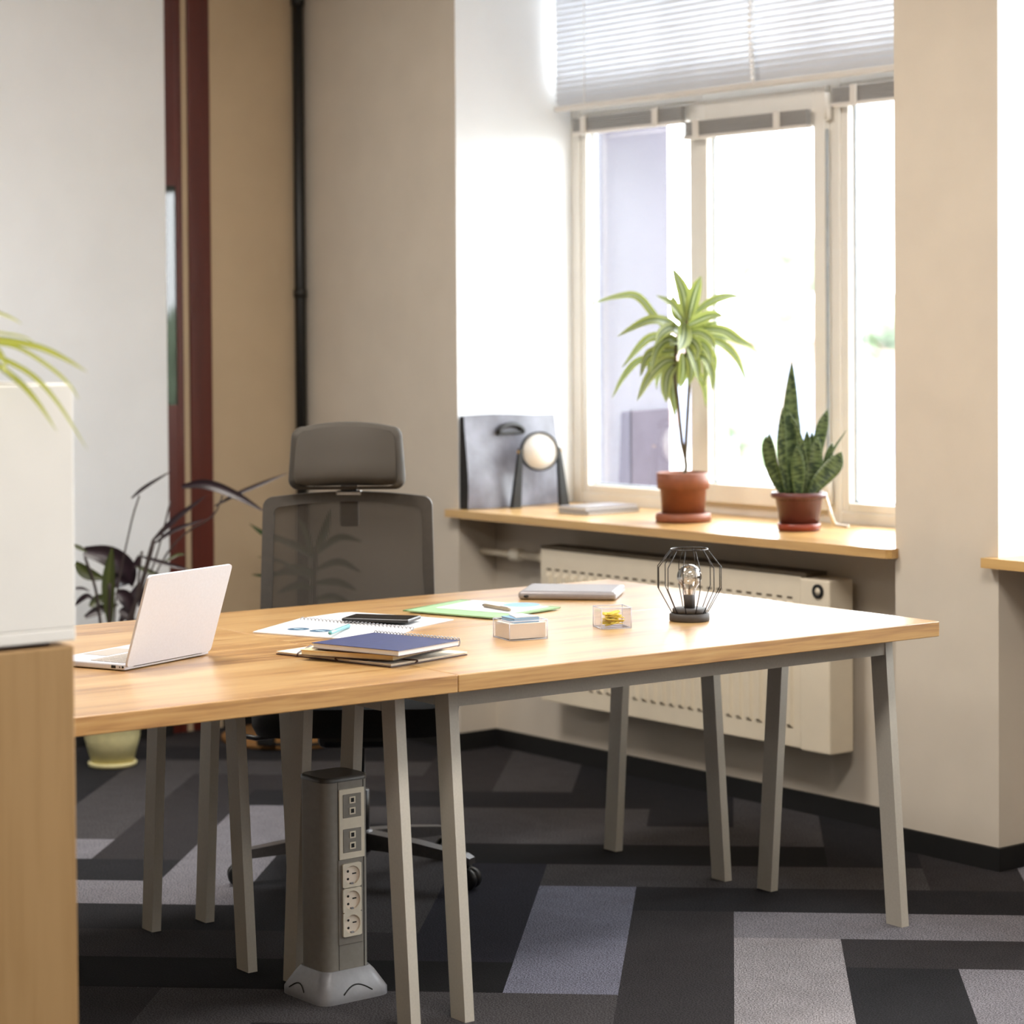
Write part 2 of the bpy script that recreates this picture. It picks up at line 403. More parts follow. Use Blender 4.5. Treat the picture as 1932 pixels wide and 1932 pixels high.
def smooth_path(pts, segs):
    pts = [Vector(p) for p in pts]
    if len(pts) == 2: return [pts[0].lerp(pts[1], i / segs) for i in range(segs + 1)]
    q = [pts[0] * 2 - pts[1]] + pts + [pts[-1] * 2 - pts[-2]]
    out = []; per = max(2, segs // (len(pts) - 1) + 1)
    for i in range(1, len(q) - 2):
        for k in range(per):
            t = k / per; a, b, c, d = q[i - 1], q[i], q[i + 1], q[i + 2]
            out.append(0.5 * ((2 * b) + (c - a) * t + (2 * a - 5 * b + 4 * c - d) * t * t + (3 * b - a - 3 * c + d) * t ** 3))
    out.append(pts[-1]); return out

def root_matrix(o):
    m = Matrix.Translation(o.location) @ o.rotation_euler.to_matrix().to_4x4()
    p = o.parent
    while p is not None:
        m = Matrix.Translation(p.location) @ p.rotation_euler.to_matrix().to_4x4() @ m; p = p.parent
    return m

def tag(o, label=None, cat=None, group=None, kind=None):
    if label: o['label'] = label
    if cat: o['category'] = cat
    if group: o['group'] = group
    if kind: o['kind'] = kind
    return o
def thing(name, label, cat, loc=(0, 0, 0), rz=0, group=None):
    o = bpy.data.objects.new(name, None); COL.objects.link(o); o.empty_display_size = 0.05
    o.location = loc; o.rotation_euler = (0, 0, rz)
    return tag(o, label, cat, group, 'thing')
def struct(name, mb, m): return tag(mb.build(name, m), kind='structure')
def sroot(name, loc=(0, 0, 0)):
    o = bpy.data.objects.new(name, None); COL.objects.link(o); o.location = loc; o['kind'] = 'structure'; return o
def dup(root, loc, rz, label=None):
    r = root.copy(); COL.objects.link(r); r.location = loc; r.rotation_euler = (0, 0, rz)
    if label: r['label'] = label
    for ch in list(root.children):
        c = ch.copy(); COL.objects.link(c); c.parent = r
        for g in list(ch.children):
            d = g.copy(); COL.objects.link(d); d.parent = c
    return r
def sub(name, mb, m, part):     # sub-part of a mesh part whose origin sits at its root's origin
    o = mb.build(name, m); o.parent = part
    inv = root_matrix(part).inverted()
    for v in o.data.vertices: v.co = inv @ v.co
    return o

# ------------------------------------------------------------------ room
WY, WB, WN = 4.932, 5.45, 5.094       # wall face, window plane, under-sill recess
WT = 5.918
SZ = 0.8464                            # sill top
CEIL, LINT = 3.2, 2.85
WL = -7.62
NICHES = [(-6.642, -4.585), (-4.211, -2.15), (-1.77, 0.29), (0.67, 2.73)]
XR, YR = 3.4, -4.5

# floor: herringbone carpet planks, turned 45 degrees to the room
TG = R(46.807)
du = Vector((-math.sin(TG), math.cos(TG), 0)); dv = Vector((math.cos(TG), math.sin(TG), 0))
PW, U00 = 0.2552, 5.953
greys = {'K': (26, 25, 26), 'D': (46, 45, 47), 'N': (48, 48, 57), 'B': (65, 61, 61), 'M': (88, 84, 83), 'L': (150, 146, 148), 'C': (142, 142, 154), 'W': (176, 170, 168)}
known = {('H', 1, -2): 'M', ('H', 2, -3): 'K', ('H', 0, -1): 'D', ('H', -1, 0): 'L', ('H', -2, 1): 'B', ('H', -3, 2): 'L', ('H', -4, -5): 'M',
         ('H', -3, -6): 'K', ('H', -2, -7): 'B', ('H', -1, -8): 'D', ('H', 0, -9): 'L', ('H', 1, -10): 'D', ('H', 2, -11): 'L', ('H', 3, -4): 'M', ('H', 4, -5): 'M',
         ('H', 5, -6): 'D', ('H', 6, -7): 'B', ('H', 7, -8): 'M', ('H', -5, -4): 'D', ('H', 2, 5): 'B', ('H', 1, 6): 'M', ('H', 0, 7): 'D', ('H', -1, 8): 'B',
         ('V', -2): 'C', ('V', -1): 'B', ('V', 0): 'W', ('V', 1): 'D', ('V', 2): 'L', ('V', -3): 'N', ('V', -4): 'M', ('V', -5): 'D', ('V', -6): 'L', ('V', -7): 'B', ('V', -8): 'M', ('V', -9): 'D'}
mb = MB(); cols = []
rnd = random.Random(11)
def inroom(p): return WL - 1.2 < p.x < XR + 1.2 and YR - 1.2 < p.y < WB + 1.2
def plank(a0, a1, k0, k1, col):
    P = [du * (U00 + k * PW) + dv * (a * PW) for a, k in ((a0, k0), (a1, k0), (a1, k1), (a0, k1))]
    c = (P[0] + P[2]) / 2
    if not inroom(c): return
    vs = [Vector((min(max(p.x, WL - .1), XR + .1), min(max(p.y, YR - .1), WN + .2), 0)) if False else Vector((p.x, p.y, 0)) for p in P]
    mb.add(vs, [(0, 1, 2, 3)]); cols.append(col)
keys = list(greys)
for k in range(-50, 40):
    for m_ in range(-8, 8):
        a = -1 - k + 8 * m_
        key = known.get(('H', k, a)) or rnd.choice('KDBBMMLD')
        plank(a, a + 4, k, k + 1, [v * k_ for v, k_ in zip(lin(greys[key]), (.49, .50, .54))])
for a in range(-50, 50):
    for m_ in range(-10, 10):
        k1 = -1 - a + 8 * m_          # top row index (exclusive upper bound k1, rows k1-4 .. k1-1)
        key = (known.get(('V', a)) if m_ == 0 else {-1: 'D', 0: 'M', 1: 'D', 2: 'B', -2: 'D', -3: 'M', -4: 'B', -5: 'D', -6: 'M'}.get(a) if m_ == 1 else None) or rnd.choice('KDBBMMLC')
        plank(a, a + 1, k1 - 4, k1, [v * k_ for v, k_ in zip(lin(greys[key]), (.49, .50, .54))])
fl = struct('floor', mb, M['carpet'])
ca = fl.data.color_attributes.new('plank', 'FLOAT_COLOR', 'CORNER')
# faces outside the room are trimmed with a bisect so the floor stops under the walls
i = 0
for pi_, p in enumerate(fl.data.polygons):
    for li in p.loop_indices: ca.data[li].color = (*cols[pi_], 1)
bm = bmesh.new(); bm.from_mesh(fl.data)
for co_, no in (((WL - .1, 0, 0), (-1, 0, 0)), ((XR + .1, 0, 0), (1, 0, 0)), ((0, YR - .1, 0), (0, -1, 0)), ((0, WN + .1, 0), (0, 1, 0))):
    bmesh.ops.bisect_plane(bm, geom=bm.verts[:] + bm.edges[:] + bm.faces[:], plane_co=co_, plane_no=no, clear_outer=True)
bm.to_mesh(fl.data); bm.free()

struct('ceiling', MB().box((WL - .2, YR - .2, CEIL), (XR + .2, WT, CEIL + .15)), M['ceil'])

# window wall: piers, parapets under the sills and lintels (white paint on the reveals)
mb = MB()
xs = [WL - .2]
for a, b in NICHES: xs += [a, b]
xs.append(XR + .2)
for i in range(0, len(xs), 2):
    x0, x1 = xs[i], xs[i + 1]
    vs = [(x0, WY, 0), (x1, WY, 0), (x1, WT, 0), (x0, WT, 0), (x0, WY, CEIL), (x1, WY, CEIL), (x1, WT, CEIL), (x0, WT, CEIL)]
    mb.add(vs, [(0, 1, 5, 4)], mi=0); mb.add(vs, [(2, 3, 7, 6), (3, 2, 1, 0), (4, 5, 6, 7)], mi=0)
    for xx, sgn in ((x0, -1), (x1, 1)):      # reveal above the sill white, below beige
        yo = WB + .066
        q = [(xx, WY, 0), (xx, WT, 0), (xx, WT, SZ - .02), (xx, WY, SZ - .02), (xx, yo, CEIL), (xx, WY, CEIL), (xx, yo, SZ - .02), (xx, WT, CEIL)]
        f1, f2, f3 = (0, 1, 2, 6, 3), (3, 6, 4, 5), (6, 2, 7, 4)
        if sgn < 0: f1, f2, f3 = f1[::-1], f2[::-1], f3[::-1]
        mb.add(q, [f1], mi=0); mb.add(q, [f2], mi=1); mb.add(q, [f3], mi=2)
for a, b in NICHES:
    mb.box((a, WN, 0), (b, WT, SZ - .03), mi=0)
    mb.box((a, WY, LINT), (b, WT, CEIL), mi=1)
struct('wall_window', mb, [M['beige'], M['white'], M['facade']])

mb = MB(); mb.box((WL - .2, YR - .2, 0), (WL, WY, CEIL))
struct('wall_left', mb, M['tan'])
mb = MB(); mb.box((WL, 0.6, 0), (WL + .02, 4.33, CEIL), 0.004)
struct('wall_partition', mb, M['white'])
struct('wall_right', MB().box((XR, YR - .2, 0), (XR + .2, WT, CEIL)), M['beige'])
struct('wall_rear', MB().box((WL - .2, YR - .2, 0), (XR + .2, YR, CEIL)), M['rearpaint'])

# baseboards
mb = MB(); BH = .062
for i in range(0, len(xs), 2):
    mb.box((xs[i] - (0.012 if i else 0), WY - .012, 0), (xs[i + 1] + .012, WY, BH))
for a, b in NICHES:
    mb.box((a + .012, WN - .012, 0), (b - .012, WN, BH))
    mb.box((a, WY, 0), (a + .012, WN, BH)); mb.box((b - .012, WY, 0), (b, WN, BH))
struct('baseboard_window', mb, M['black'])
mb = MB(); mb.box((WL, 4.56, 0), (WL + .012, WY - .012, BH)); mb.box((WL + .02, .6, 0), (WL + .032, 4.33, BH))
struct('baseboard_left', mb, M['black'])

# windows: white plastic frames, glazing, wooden sill boards
def window(idx, a, b, detail):
    r = sroot('window_%d' % idx, ((a + b) / 2, WB, SZ))
    ox = a - NICHES[0][0]
    X = lambda v: v + ox
    fr = MB()
    y0, y1 = WB, WB + .07
    top = LINT
    g1, g2, g3 = (-6.564, -6.014), (-5.897, -5.395), (-5.27, -4.725)
    TZ0, TZ1 = 2.24, 2.36
    # outer frame and mullions
    fr.box((a, y0, SZ - .03), (X(g1[0]) - .03, y1, top), .004)
    fr.box((X(g3[1]) + .03, y0, SZ - .03), (b, y1, top), .004)
    fr.box((X(g1[1]) + .03, y0, SZ - .03), (X(g2[0]) - .05, y1, top), .004)
    fr.box((X(g2[1]) + .05, y0, SZ - .03), (X(g3[0]) - .03, y1, top), .004)
    fr.box((a, y0 + .003, SZ - .03), (b, y1 - .003, .885), .004)
    fr.box((a, y0 + .003, TZ0), (b, y1 - .003, TZ1), .004)
    fr.box((a, y0 + .003, top - .07), (b, y1 - .003, top), .004)
    fo = fr.build('window_frame', M['pvc'], r)
    for gi, (ga, gb) in enumerate((g1, g2, g3)):
        sh = MB(); ga, gb = X(ga), X(gb)
        inner = gi == 1
        zb = .948 if inner else .912
        zt = 2.115 if inner else 2.18
        yy0 = WB - (.022 if inner else -.006)
        e = .05 if inner else .03
        zo0, zo1 = (.885, 2.24)
        sh.box((ga - e, yy0, zo0), (ga, yy0 + .05, zo1), .003); sh.box((gb, yy0, zo0), (gb + e, yy0 + .05, zo1), .003)
        sh.box((ga, yy0, zo0), (gb, yy0 + .05, zb), .003); sh.box((ga, yy0, zt), (gb, yy0 + .05, zo1), .003)
        so = sh.build('sash', M['pvc'], r)
        bd = MB(); bz = yy0 + .03
        for p, q in (((ga, bz, zb), (ga + .006, bz + .012, zt)), ((gb - .006, bz, zb), (gb, bz + .012, zt)), ((ga, bz, zb), (gb, bz + .012, zb + .006))): bd.box(p, q)
        sub('gasket', bd, M['gasket'], so)
        pn = MB(); pn.box((ga + .001, bz + .015, zb), (gb - .001, bz + .02, zt)); pn.build('glass_pane', M['pane'], r)
        pn = MB(); pn.box((ga - .02, bz + .015, TZ1), (gb + .02, bz + .02, top - .07)); pn.build('glass_pane', M['pane'], r)
        if inner:
            h = MB()
            for z0, z1 in ((.905, .985), (2.13, 2.215)):
                h.lathe([(.011, z0), (.011, z1)], (gb + e + .012, yy0 + .004, 0), 12)
            h.build('hinge', M['pvc'], r)
            k = MB(); k.box((gb + e + .004, yy0 + .002, 1.0), (gb + e + .009, yy0 + .01, 2.1)); k.build('sash_gap', M['gasket'], r)
    # sill board with clipped ends
    s = MB(); x0, x1 = a - .028, b + .012
    yf = 4.892
    poly = [(x0, yf), (x1 - .012, yf), (x1, yf + .012), (x1, WY - .001), (b - .001, WY - .001), (b - .001, WB), (a + .001, WB), (a + .001, WY - .001), (x0, WY - .001)]
    s.prism(poly, SZ - .027, SZ)
    so = s.build('window_sill', M['sill'], r)
    so['label'] = 'light oak window sill board' if idx == 1 else 'light oak sill board beyond the right pillar'
    return r
window(1, *NICHES[0], True)
window(2, *NICHES[1], True)
window(3, *NICHES[2], True)
window(4, *NICHES[3], True)

# red door and its frame, black pipe in the corner
d = sroot('door_1', (WL, 4.44, 0))
mb = MB(); mb.box((WL, 4.430, 0), (WL + .012, 4.522, CEIL), .004); mb.build('door_frame', M['redwood'], d)
mb = MB(); mb.box((WL, 4.378, 0), (WL + .008, 4.404, CEIL), .002); mb.box((WL, 4.3305, 0), (WL + .006, 4.378, 1.205)); mb.box((WL, 4.3305, 2.005), (WL + .006, 4.378, CEIL))
mb.build('door_leaf', M['redwood'], d)
mb = MB(); mb.box((WL, 4.3305, 1.205), (WL + .004, 4.378, 2.005)); mb.build('glass_pane', M['doorpane'], d)
pp = MB(); pp.lathe([(.021, 0), (.021, CEIL)], (WL + .03, WY - .035, 0), 20)
for z in (.5, 1.6, 2.7): pp.lathe([(.025, z), (.025, z + .03)], (WL + .03, WY - .035, 0), 20)
tag(pp.build('pipe', M['steel']), 'black vertical pipe running up the corner behind the office chair', 'pipe')

# blind across the window head
bl = thing('window_blind', 'white slatted venetian blind lowered across the top of the window', 'blind', (-5.58, 5.36, 2.25))
mb = MB(); BX0, BX1 = -6.612, -4.61
z = 2.281; n = 0
while z < 2.83:
    vs = []; fs = []
    for j in range(6):
        t = j / 5 - .5; ang = R(62)
        yy = t * .025 * math.cos(ang) + .0; zz = t * .025 * math.sin(ang) ; bow = .0025 * (1 - 4 * t * t)
        for x in (BX0, BX1): vs.append((x, 5.36 - yy - bow * math.sin(ang), z + zz + bow * math.cos(ang)))
    for j in range(5): fs.append((2 * j, 2 * j + 1, 2 * j + 3, 2 * j + 2))
    mb.add(vs, fs, True); z += .0203; n += 1
mb.build('slats', M['slat'], bl)
MB().box((BX0, 5.346, 2.249), (BX1, 5.374, 2.266), .004).build('bottom_rail', M['rail'], bl)
MB().box((BX0, 5.335, 2.815), (BX1, 5.385, 2.85), .003).build('head_rail', M['rail'], bl)
for x in (-6.437, -5.58, -4.78):
    MB().tube([(x, 5.344, 2.26), (x, 5.344, 2.82)], .002, 6).build('ladder_cord', M['chain'], bl)
mb = MB()
zz = 2.275
while zz < 2.82:
    mb.sphere((-5.565 - .012 * math.sin((zz - 2.27) * 9), 5.325, zz), .0075, 5, sc=(1, 1, 1.25)); zz += .0185
mb.build('bead_chain', M['chain'], bl)

# small pleated blinds folded up on the three sashes
for xa, xb, z0, yy, lab in ((-6.592, -6.008, 2.178, 5.425, 'grey folded pleated blind on the left sash, beside the white reveal'),
                            (-5.972, -5.386, 2.118, 5.40, 'grey folded pleated blind on the middle sash, lower than its neighbours'),
                            (-5.30, -4.70, 2.178, 5.425, 'grey folded pleated blind on the right sash, partly behind the pillar')):
    f = thing('sash_blind', lab, 'blind', ((xa + xb) / 2, yy, z0), 0, 'folded sash blinds')
    mb = MB()
    for k in range(6): mb.box((xa, yy - .012, z0 + k * .0082), (xb, yy + .012, z0 + k * .0082 + .0068), .002)
    mb.build('pleats', M['foldgrey'], f)
    MB().box((xa, yy - .016, z0 - .012), (xb, yy + .014, z0 - .001), .003).build('bottom_rail', M['rail'], f)
    for t in ((.12, .78) if xa < -5.9 else (.17, .72)):
        x = xa + (xb - xa) * t
        MB().box((x - .014, yy - .022, z0 - .014), (x + .014, yy - .0125, z0 + .052), .003).build('clip', M['rail'], f)

# ------------------------------------------------------------------ radiator
ra = thing('radiator', 'cream ribbed panel radiator on the wall under the window sill', 'radiator', (-5.55, 5.03, .2))
rx0, rx1, rz0, rz1, ry = -6.231, -4.995, .222, .733, 4.962
mb = MB()
mb.box((rx0, ry + .006, rz0), (rx1, ry + .018, rz1), .003)
mb.box((rx0, ry + .075, rz0), (rx1, ry + .09, rz1), .003)
mb.build('panel', M['rad'], ra)
mb = MB(); nr = 27; pitch = (rx1 - rx0 - .05) / nr
for i in range(nr):
    x = rx0 + .025 + (i + .5) * pitch
    q = [(x - pitch * .30, ry + .0065), (x - pitch * .16, ry - .004), (x + pitch * .16, ry - .004), (x + pitch * .30, ry + .0065)]
    bot = [(p[0], p[1], rz0 + .055) for p in q]; top = [(p[0], p[1], rz1 - .075) for p in q]
    bot[1] = (q[1][0], q[1][1], rz0 + .068); bot[2] = (q[2][0], q[2][1], rz0 + .068)
    top[1] = (q[1][0], q[1][1], rz1 - .088); top[2] = (q[2][0], q[2][1], rz1 - .088)
    mb.hexa(bot, top)
mb.build('ribs', M['rad'], ra)
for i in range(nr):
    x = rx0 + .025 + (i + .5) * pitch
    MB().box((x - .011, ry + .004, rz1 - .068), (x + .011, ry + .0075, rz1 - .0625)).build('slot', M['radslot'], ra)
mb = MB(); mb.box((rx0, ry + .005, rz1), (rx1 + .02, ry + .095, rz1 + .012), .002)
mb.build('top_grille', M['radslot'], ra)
mb = MB(); mb.box((rx1 + .004, ry - .006, rz0 - .003), (-4.868, ry + .095, rz1 - .002), .006); mb.build('end_cover', M['rad'], ra)
mb = MB(); mb.lathe([(.021, 0), (.021, .006), (.0125, .006), (.0125, 0)], (-4.9115, ry - .006, .697), 24, xf=Matrix.Rotation(PI / 2, 4, 'X'), cap=False)
mb.build('ring_cap', M['hole'], ra)
mb = MB(); mb.lathe([(.012, 0), (.012, .004)], (-4.9115, ry - .006, .697), 20, xf=Matrix.Rotation(PI / 2, 4, 'X')); mb.build('vent_plug', M['rad'], ra)
mb = MB(); mb.tube([(-6.64, 5.03, .694), (-6.46, 5.03, .694)], .0115, 12); mb.build('supply_pipe', M['rad'], ra)
mb = MB(); mb.lathe([(.014, 0), (.022, .004), (.024, .02), (.023, .05), (.016, .055)], (-6.47, 5.03, .694), 20, xf=Matrix.Rotation(PI / 2, 4, 'Y'))
mb.build('thermostat_knob', M['ivory'], ra)
mb = MB(); mb.lathe([(.014, 0), (.014, .11), (.019, .11), (.019, .15), (.012, .15), (.012, .20)], (-6.418, 5.03, .694), 16, xf=Matrix.Rotation(PI / 2, 4, 'Y')); mb.build('valve', M['rad'], ra)

# ------------------------------------------------------------------ desks
TYR = R(-1.8037); TX, TY = -3.9452, 2.9257
DL, DD, TT, TH = 1.4275, .648, .75, .0372
def tl(x, y):
    c, s = math.cos(TYR), math.sin(TYR); return Vector((TX + x * c - y * s, TY + x * s + y * c, 0))
def desk(label, lx0, ly0, feet, dy, front_apron=True):
    """lx0: near edge (local x), ly0: left end (local y)"""
    r = thing('desk', label, 'desk', tl(lx0, ly0), TYR, 'four desks pushed together')
    MB().box((-DD + .0008, .0008, TT - TH), (-.0008, DL - .0008, TT), .0022).build('tabletop', M['oakdesk'], r, True)
    LW, LT, sp = .053, .024, .0552
    z1 = TT - TH
    xf_, xb_ = feet          # foot near face x, foot far leg near face x
    for (x, lean) in ((xf_, -sp), (xb_, sp)):
        for y in (.05 + dy, DL - .05 - LT + dy - .002):
            m = MB()
            bot = [(x, y, 0), (x, y + LT, 0), (x - LW, y + LT, 0), (x - LW, y, 0)]
            top = [(p[0] + lean, p[1], z1) for p in bot]
            m.hexa(bot[::-1], top[::-1]); m.build('leg', M['deskleg'], r, True)
    for x in ((xf_ - sp, xb_ + sp - LW + .024) if front_apron else (xb_ + sp - LW + .024,)):
        m = MB(); m.box((x - .024, .05 + dy + LT, z1 - .05), (x, DL - .05 - LT + dy - .002, z1)); m.build('apron', M['deskleg'], r, True)
    for y in (.05 + dy, DL - .05 - LT + dy - .002):
        m = MB(); m.box((xf_ - sp - LW, y, z1 - .05), (xb_ + sp, y + LT, z1)); m.build('cross_rail', M['deskleg'], r, True)
    return r
desk('light oak desk at the front right, with the wire cage lamp on it', 0, 0, (-.057, -.530), 0)
desk('light oak desk at the back right, with the closed grey laptop on it', -DD, 0, (-.690 + DD, -1.154 + DD), -.018)
desk('light oak desk at the front left, its end hidden behind the wooden cabinet', 0, -DL, (-.060, -.530), -.008, False)
desk('light oak desk at the back left, in front of the dark-leaved plant', -DD, -DL, (-.684 + DD, -1.154 + DD), -.040)

# ------------------------------------------------------------------ rect helper from three sighted corners
def rect3(A, B, C):
    A, B, C = [Vector((p.x, p.y, 0)) for p in (A, B, C)]
    e1 = B - A; w = e1.length; e1.normalize()
    n = Vector((-e1.y, e1.x, 0)); h = (C - B).dot(n)
    return A, e1, n, w, h
def rectpts(A, e1, n, w, h, inset=0.0):
    s = 1 if h > 0 else -1
    return [A + e1 * inset + n * inset * s, A + e1 * (w - inset) + n * inset * s, A + e1 * (w - inset) + n * (h - inset * s), A + e1 * inset + n * (h - inset * s)]
def ccw(P):
    a = sum(P[i].x * P[(i + 1) % len(P)].y - P[(i + 1) % len(P)].x * P[i].y for i in range(len(P)))
    return P if a > 0 else P[::-1]
def sheet(P, z0, z1): return MB().prism(ccw([Vector(p) for p in P]), z0, z1)
def centre(P): return sum((Vector((p.x, p.y, 0)) for p in P), Vector()) / len(P)

# ------------------------------------------------------------------ open laptop
hd = Vector((-.37, .929, 0)); bd_ = Vector((-.929, -.37, 0))
ang = math.atan2(hd.y, hd.x)
lp = thing('laptop', 'open silver laptop seen from behind, beside the wooden cabinet', 'laptop', (-4.449, 2.423, .75), ang)
# local: +x along hinge, +y away from lid (towards the user): (-hd.y, hd.x) = (-.929,-.37)
MB().box((0, 0, .002), (.288, .205, .0145), .003).build('base', M['lapsilver'], lp, True)
mb = MB()
for r_ in range(5):
    for c in range(13): mb.box((.018 + c * .0195, .018 + r_ * .0185, .0143), (.018 + c * .0195 + .017, .018 + r_ * .0185 + .016, .0158), .0006, seg=1)
mb.build('keyboard', M['lapkeys'], lp, True)
MB().box((.09, .125, .0143), (.198, .19, .0150)).build('trackpad', M['lapkeys'], lp, True)
tilt = Matrix.Translation((0, 0, .011)) @ Matrix.Rotation(R(18), 4, 'X')
mb = MB()
poly = []
W_, H_ = .288, .205; rc = .009
for cx_, cy_, a0 in ((W_ - rc, H_ - rc, 0), (rc, H_ - rc, 90), (rc, rc, 180), (W_ - rc, rc, 270)):
    for k in range(6):
        a = R(a0 + k * 18); poly.append((cx_ + rc * math.cos(a), cy_ + rc * math.sin(a)))
vs = [tilt @ Vector((p[0], -.0055, p[1])) for p in poly] + [tilt @ Vector((p[0], 0, p[1])) for p in poly]
n = len(poly)
mb.add(vs, [list(range(n)), list(range(n, 2 * n))[::-1]] + [(i, n + i, n + (i + 1) % n, (i + 1) % n) for i in range(n)])
mb.build('lid', M['lapsilver'], lp, True)
mb = MB(); mb.add([tilt @ Vector(p) for p in ((.008, .0006, .014), (.28, .0006, .014), (.28, .0006, .197), (.008, .0006, .197))], [(3, 2, 1, 0)]); mb.build('screen', M['screen'], lp, True)
mb = MB(); mb.tube([(.03, -.001, .0115), (.258, -.001, .0115)], .0045, 10); mb.build('hinge', M['darkplastic'], lp, True)
mb = MB(); mb.box((-.0006, .024, .0055), (.001, .036, .0115)); mb.box((-.0006, .012, .007), (.001, .0145, .0098)); mb.lathe([(.0026, 0), (.0026, .0012)], (-.0006, .005, .0088), 12, xf=Matrix.Rotation(PI / 2, 4, 'Y'))
mb.build('ports', M['hole'], lp, True)

# ------------------------------------------------------------------ closed laptop
gl = thing('closed_laptop', 'closed grey laptop with rounded edges lying near the far table corner', 'laptop', (-4.953, 3.872, .75), math.atan2(.676, .737))
mb = MB(); mb.box((0, 0, .0012), (.262, .205, .0225), .0085, seg=5)
o = mb.build('base', M['greylap'], gl, True)
for p in o.data.polygons: p.use_smooth = True
MB().box((.012, .012, .0215), (.25, .193, .0235), .0009).build('lid', M['greylap'], gl, True)
mb = MB(); mb.lathe([(.0045, 0), (.0045, .002)], (.022, .0002, .0095), 14, xf=Matrix.Rotation(PI / 2, 4, 'X') @ Matrix.Diagonal((1.5, .9, 1, 1))); mb.build('lock_slot', M['hole'], gl, True)
for x in (.02, .242):
    for y in (.02, .185): MB().lathe([(.006, 0), (.006, .003)], (x, y, 0), 10).build('foot', M['darkplastic'], gl, True)

# ------------------------------------------------------------------ elastic folder, notebooks
A, e1, n_, w, h = rect3(at_z(521, 1235), at_z(738, 1260), at_z(870, 1235))
P = rectpts(A, e1, n_, w, h)
fo = thing('elastic_folder', 'cream card folder with dark elastic bands under the blue notebook', 'folder', (A.x, A.y, .75))
sheet(P, .7505, .7525).build('back_cover', M['brownedge'], fo)
sheet(rectpts(A, e1, n_, w, h, .003), .7525, .7555).build('papers', M['creamlt'], fo)
sheet(P, .7555, .7575).build('front_cover', M['creamlt'], fo)
def band(p, q, u, v):
    """an elastic cord over the cover, tucked round the two edges it crosses (u, v point outwards there)"""
    z = Vector((0, 0, 1)); zl, zh = .7525, .7588
    pts = [p + u * .0022 + z * zl, p + u * .0012 + z * zh, p.lerp(q, .5) + z * (zh + .0006), q + v * .0012 + z * zh, q + v * .0022 + z * zl]
    m = MB(); m.tube(smooth_path(pts, 16), .0016, 7); return m
sg_ = 1 if h > 0 else -1
band(A + e1 * (w * .55), A + e1 * w + n_ * (h * .30), n_ * -sg_, e1).build('elastic_band', M['brownedge'], fo)
band(A + e1 * (w * .20), A + n_ * (h * .45), n_ * -sg_, -e1).build('elastic_band', M['brownedge'], fo)

def notebook(name, label, cat, corners, z0, th, cover, spiral=None, cover_th=.0012):
    A, e1, n_, w, h = rect3(*corners)
    t = thing(name, label, cat, (A.x, A.y, z0))
    P = rectpts(A, e1, n_, w, h)
    sheet(P, z0, z0 + cover_th).build('back_cover', M['brownedge'], t)
    sheet(rectpts(A, e1, n_, w, h, .0025), z0 + cover_th, z0 + th - cover_th).build('pages', M['paper'] if cover == 'blue' else M['cream'], t)
    sheet(P, z0 + th - cover_th, z0 + th).build('front_cover', M[cover], t)
    if spiral:
        m = MB(); k = 26
        for i in range(k):
            p = A + n_ * h + e1 * (w * (i + .5) / k) ; c = Vector((p.x, p.y, z0 + th / 2 + .0015)); nn = n_ * (1 if h > 0 else -1)
            ring = [c + nn * (.006 * math.cos(g)) + Vector((0, 0, (th / 2 + .003) * math.sin(g))) for g in [2 * PI * j / 12 for j in range(12)]]
            m.tube(ring, .0013, 5, closed=True)
        m.build('spiral_binding', M[spiral], t)
    return t
zb = .7614
notebook('notebook', 'cream notebook between the blue notebook and the elastic folder', 'notebook', (at_z(566, 1229, zb + .008), at_z(742, 1244, zb + .004), at_z(803, 1214, zb + .006)), zb, .012, 'cream')
zb2 = zb + .0155
notebook('spiral_notebook', 'navy blue spiral notebook lying on a cream notebook and folder', 'notebook', (at_z(588, 1218, zb2 + .006), at_z(752, 1235.5, zb2 + .004), at_z(813, 1206.5, zb2 + .008)), zb2, .0125, 'blue', 'silverlt')

# wire-bound pad, open flat, with a loose page flipped over
pd = thing('wire_bound_pad', 'open white wire-bound pad with two dark round charts, beside the blue notebook', 'notepad', tuple(at_z(620, 1190)))
q = [at_z(477, 1194.5), at_z(720, 1213), at_z(781, 1188), at_z(567, 1169)]
sheet(q, .7505, .7535).build('lower_page', M['paper'], pd)
q2 = [at_z(569, 1168), at_z(781, 1186.5), at_z(856, 1170.5), at_z(770, 1163.2), at_z(662, 1156.5), at_z(640, 1158)]
sheet(q2, .7505, .7525).build('flipped_page', M['paper'], pd)
mb = MB(); a_, b_ = at_z(567, 1168.6, .7535), at_z(781, 1187.3, .7535); dd = (b_ - a_).normalized(); nn = Vector((-dd.y, dd.x, 0))
for i in range(30):
    c = a_.lerp(b_, (i + .5) / 30); c.z = .7545
    mb.tube([c + nn * (.006 * math.cos(g)) + Vector((0, 0, .0042 * math.sin(g) + .0006)) for g in [2 * PI * j / 12 for j in range(12)]], .0011, 5, closed=True)
mb.build('wire_binding', M['silverlt'], pd)
mb = MB(); mb2 = MB()
for cx_, cy_ in ((563, 1186.8), (604.5, 1190)):
    c = at_z(cx_, cy_, .7537); mb = MB(); mb2 = MB(); mb.lathe([(.0265, 0), (.0265, .0004)], (c.x, c.y, .7535), 28, smooth=False)
    for k in range(4):
        p = c + e1 * (-.011 + k * .0075) ; mb2.prism(ccw([p + e1 * .0025 + n_ * .004, p - e1 * .0025 + n_ * .004, p - e1 * .002 - n_ * .004, p + e1 * .002 - n_ * .004]), .7539, .7541)
    mb.build('printed_circle', M['circleblue'], pd); mb2.build('printed_text', M['inklight'], pd)

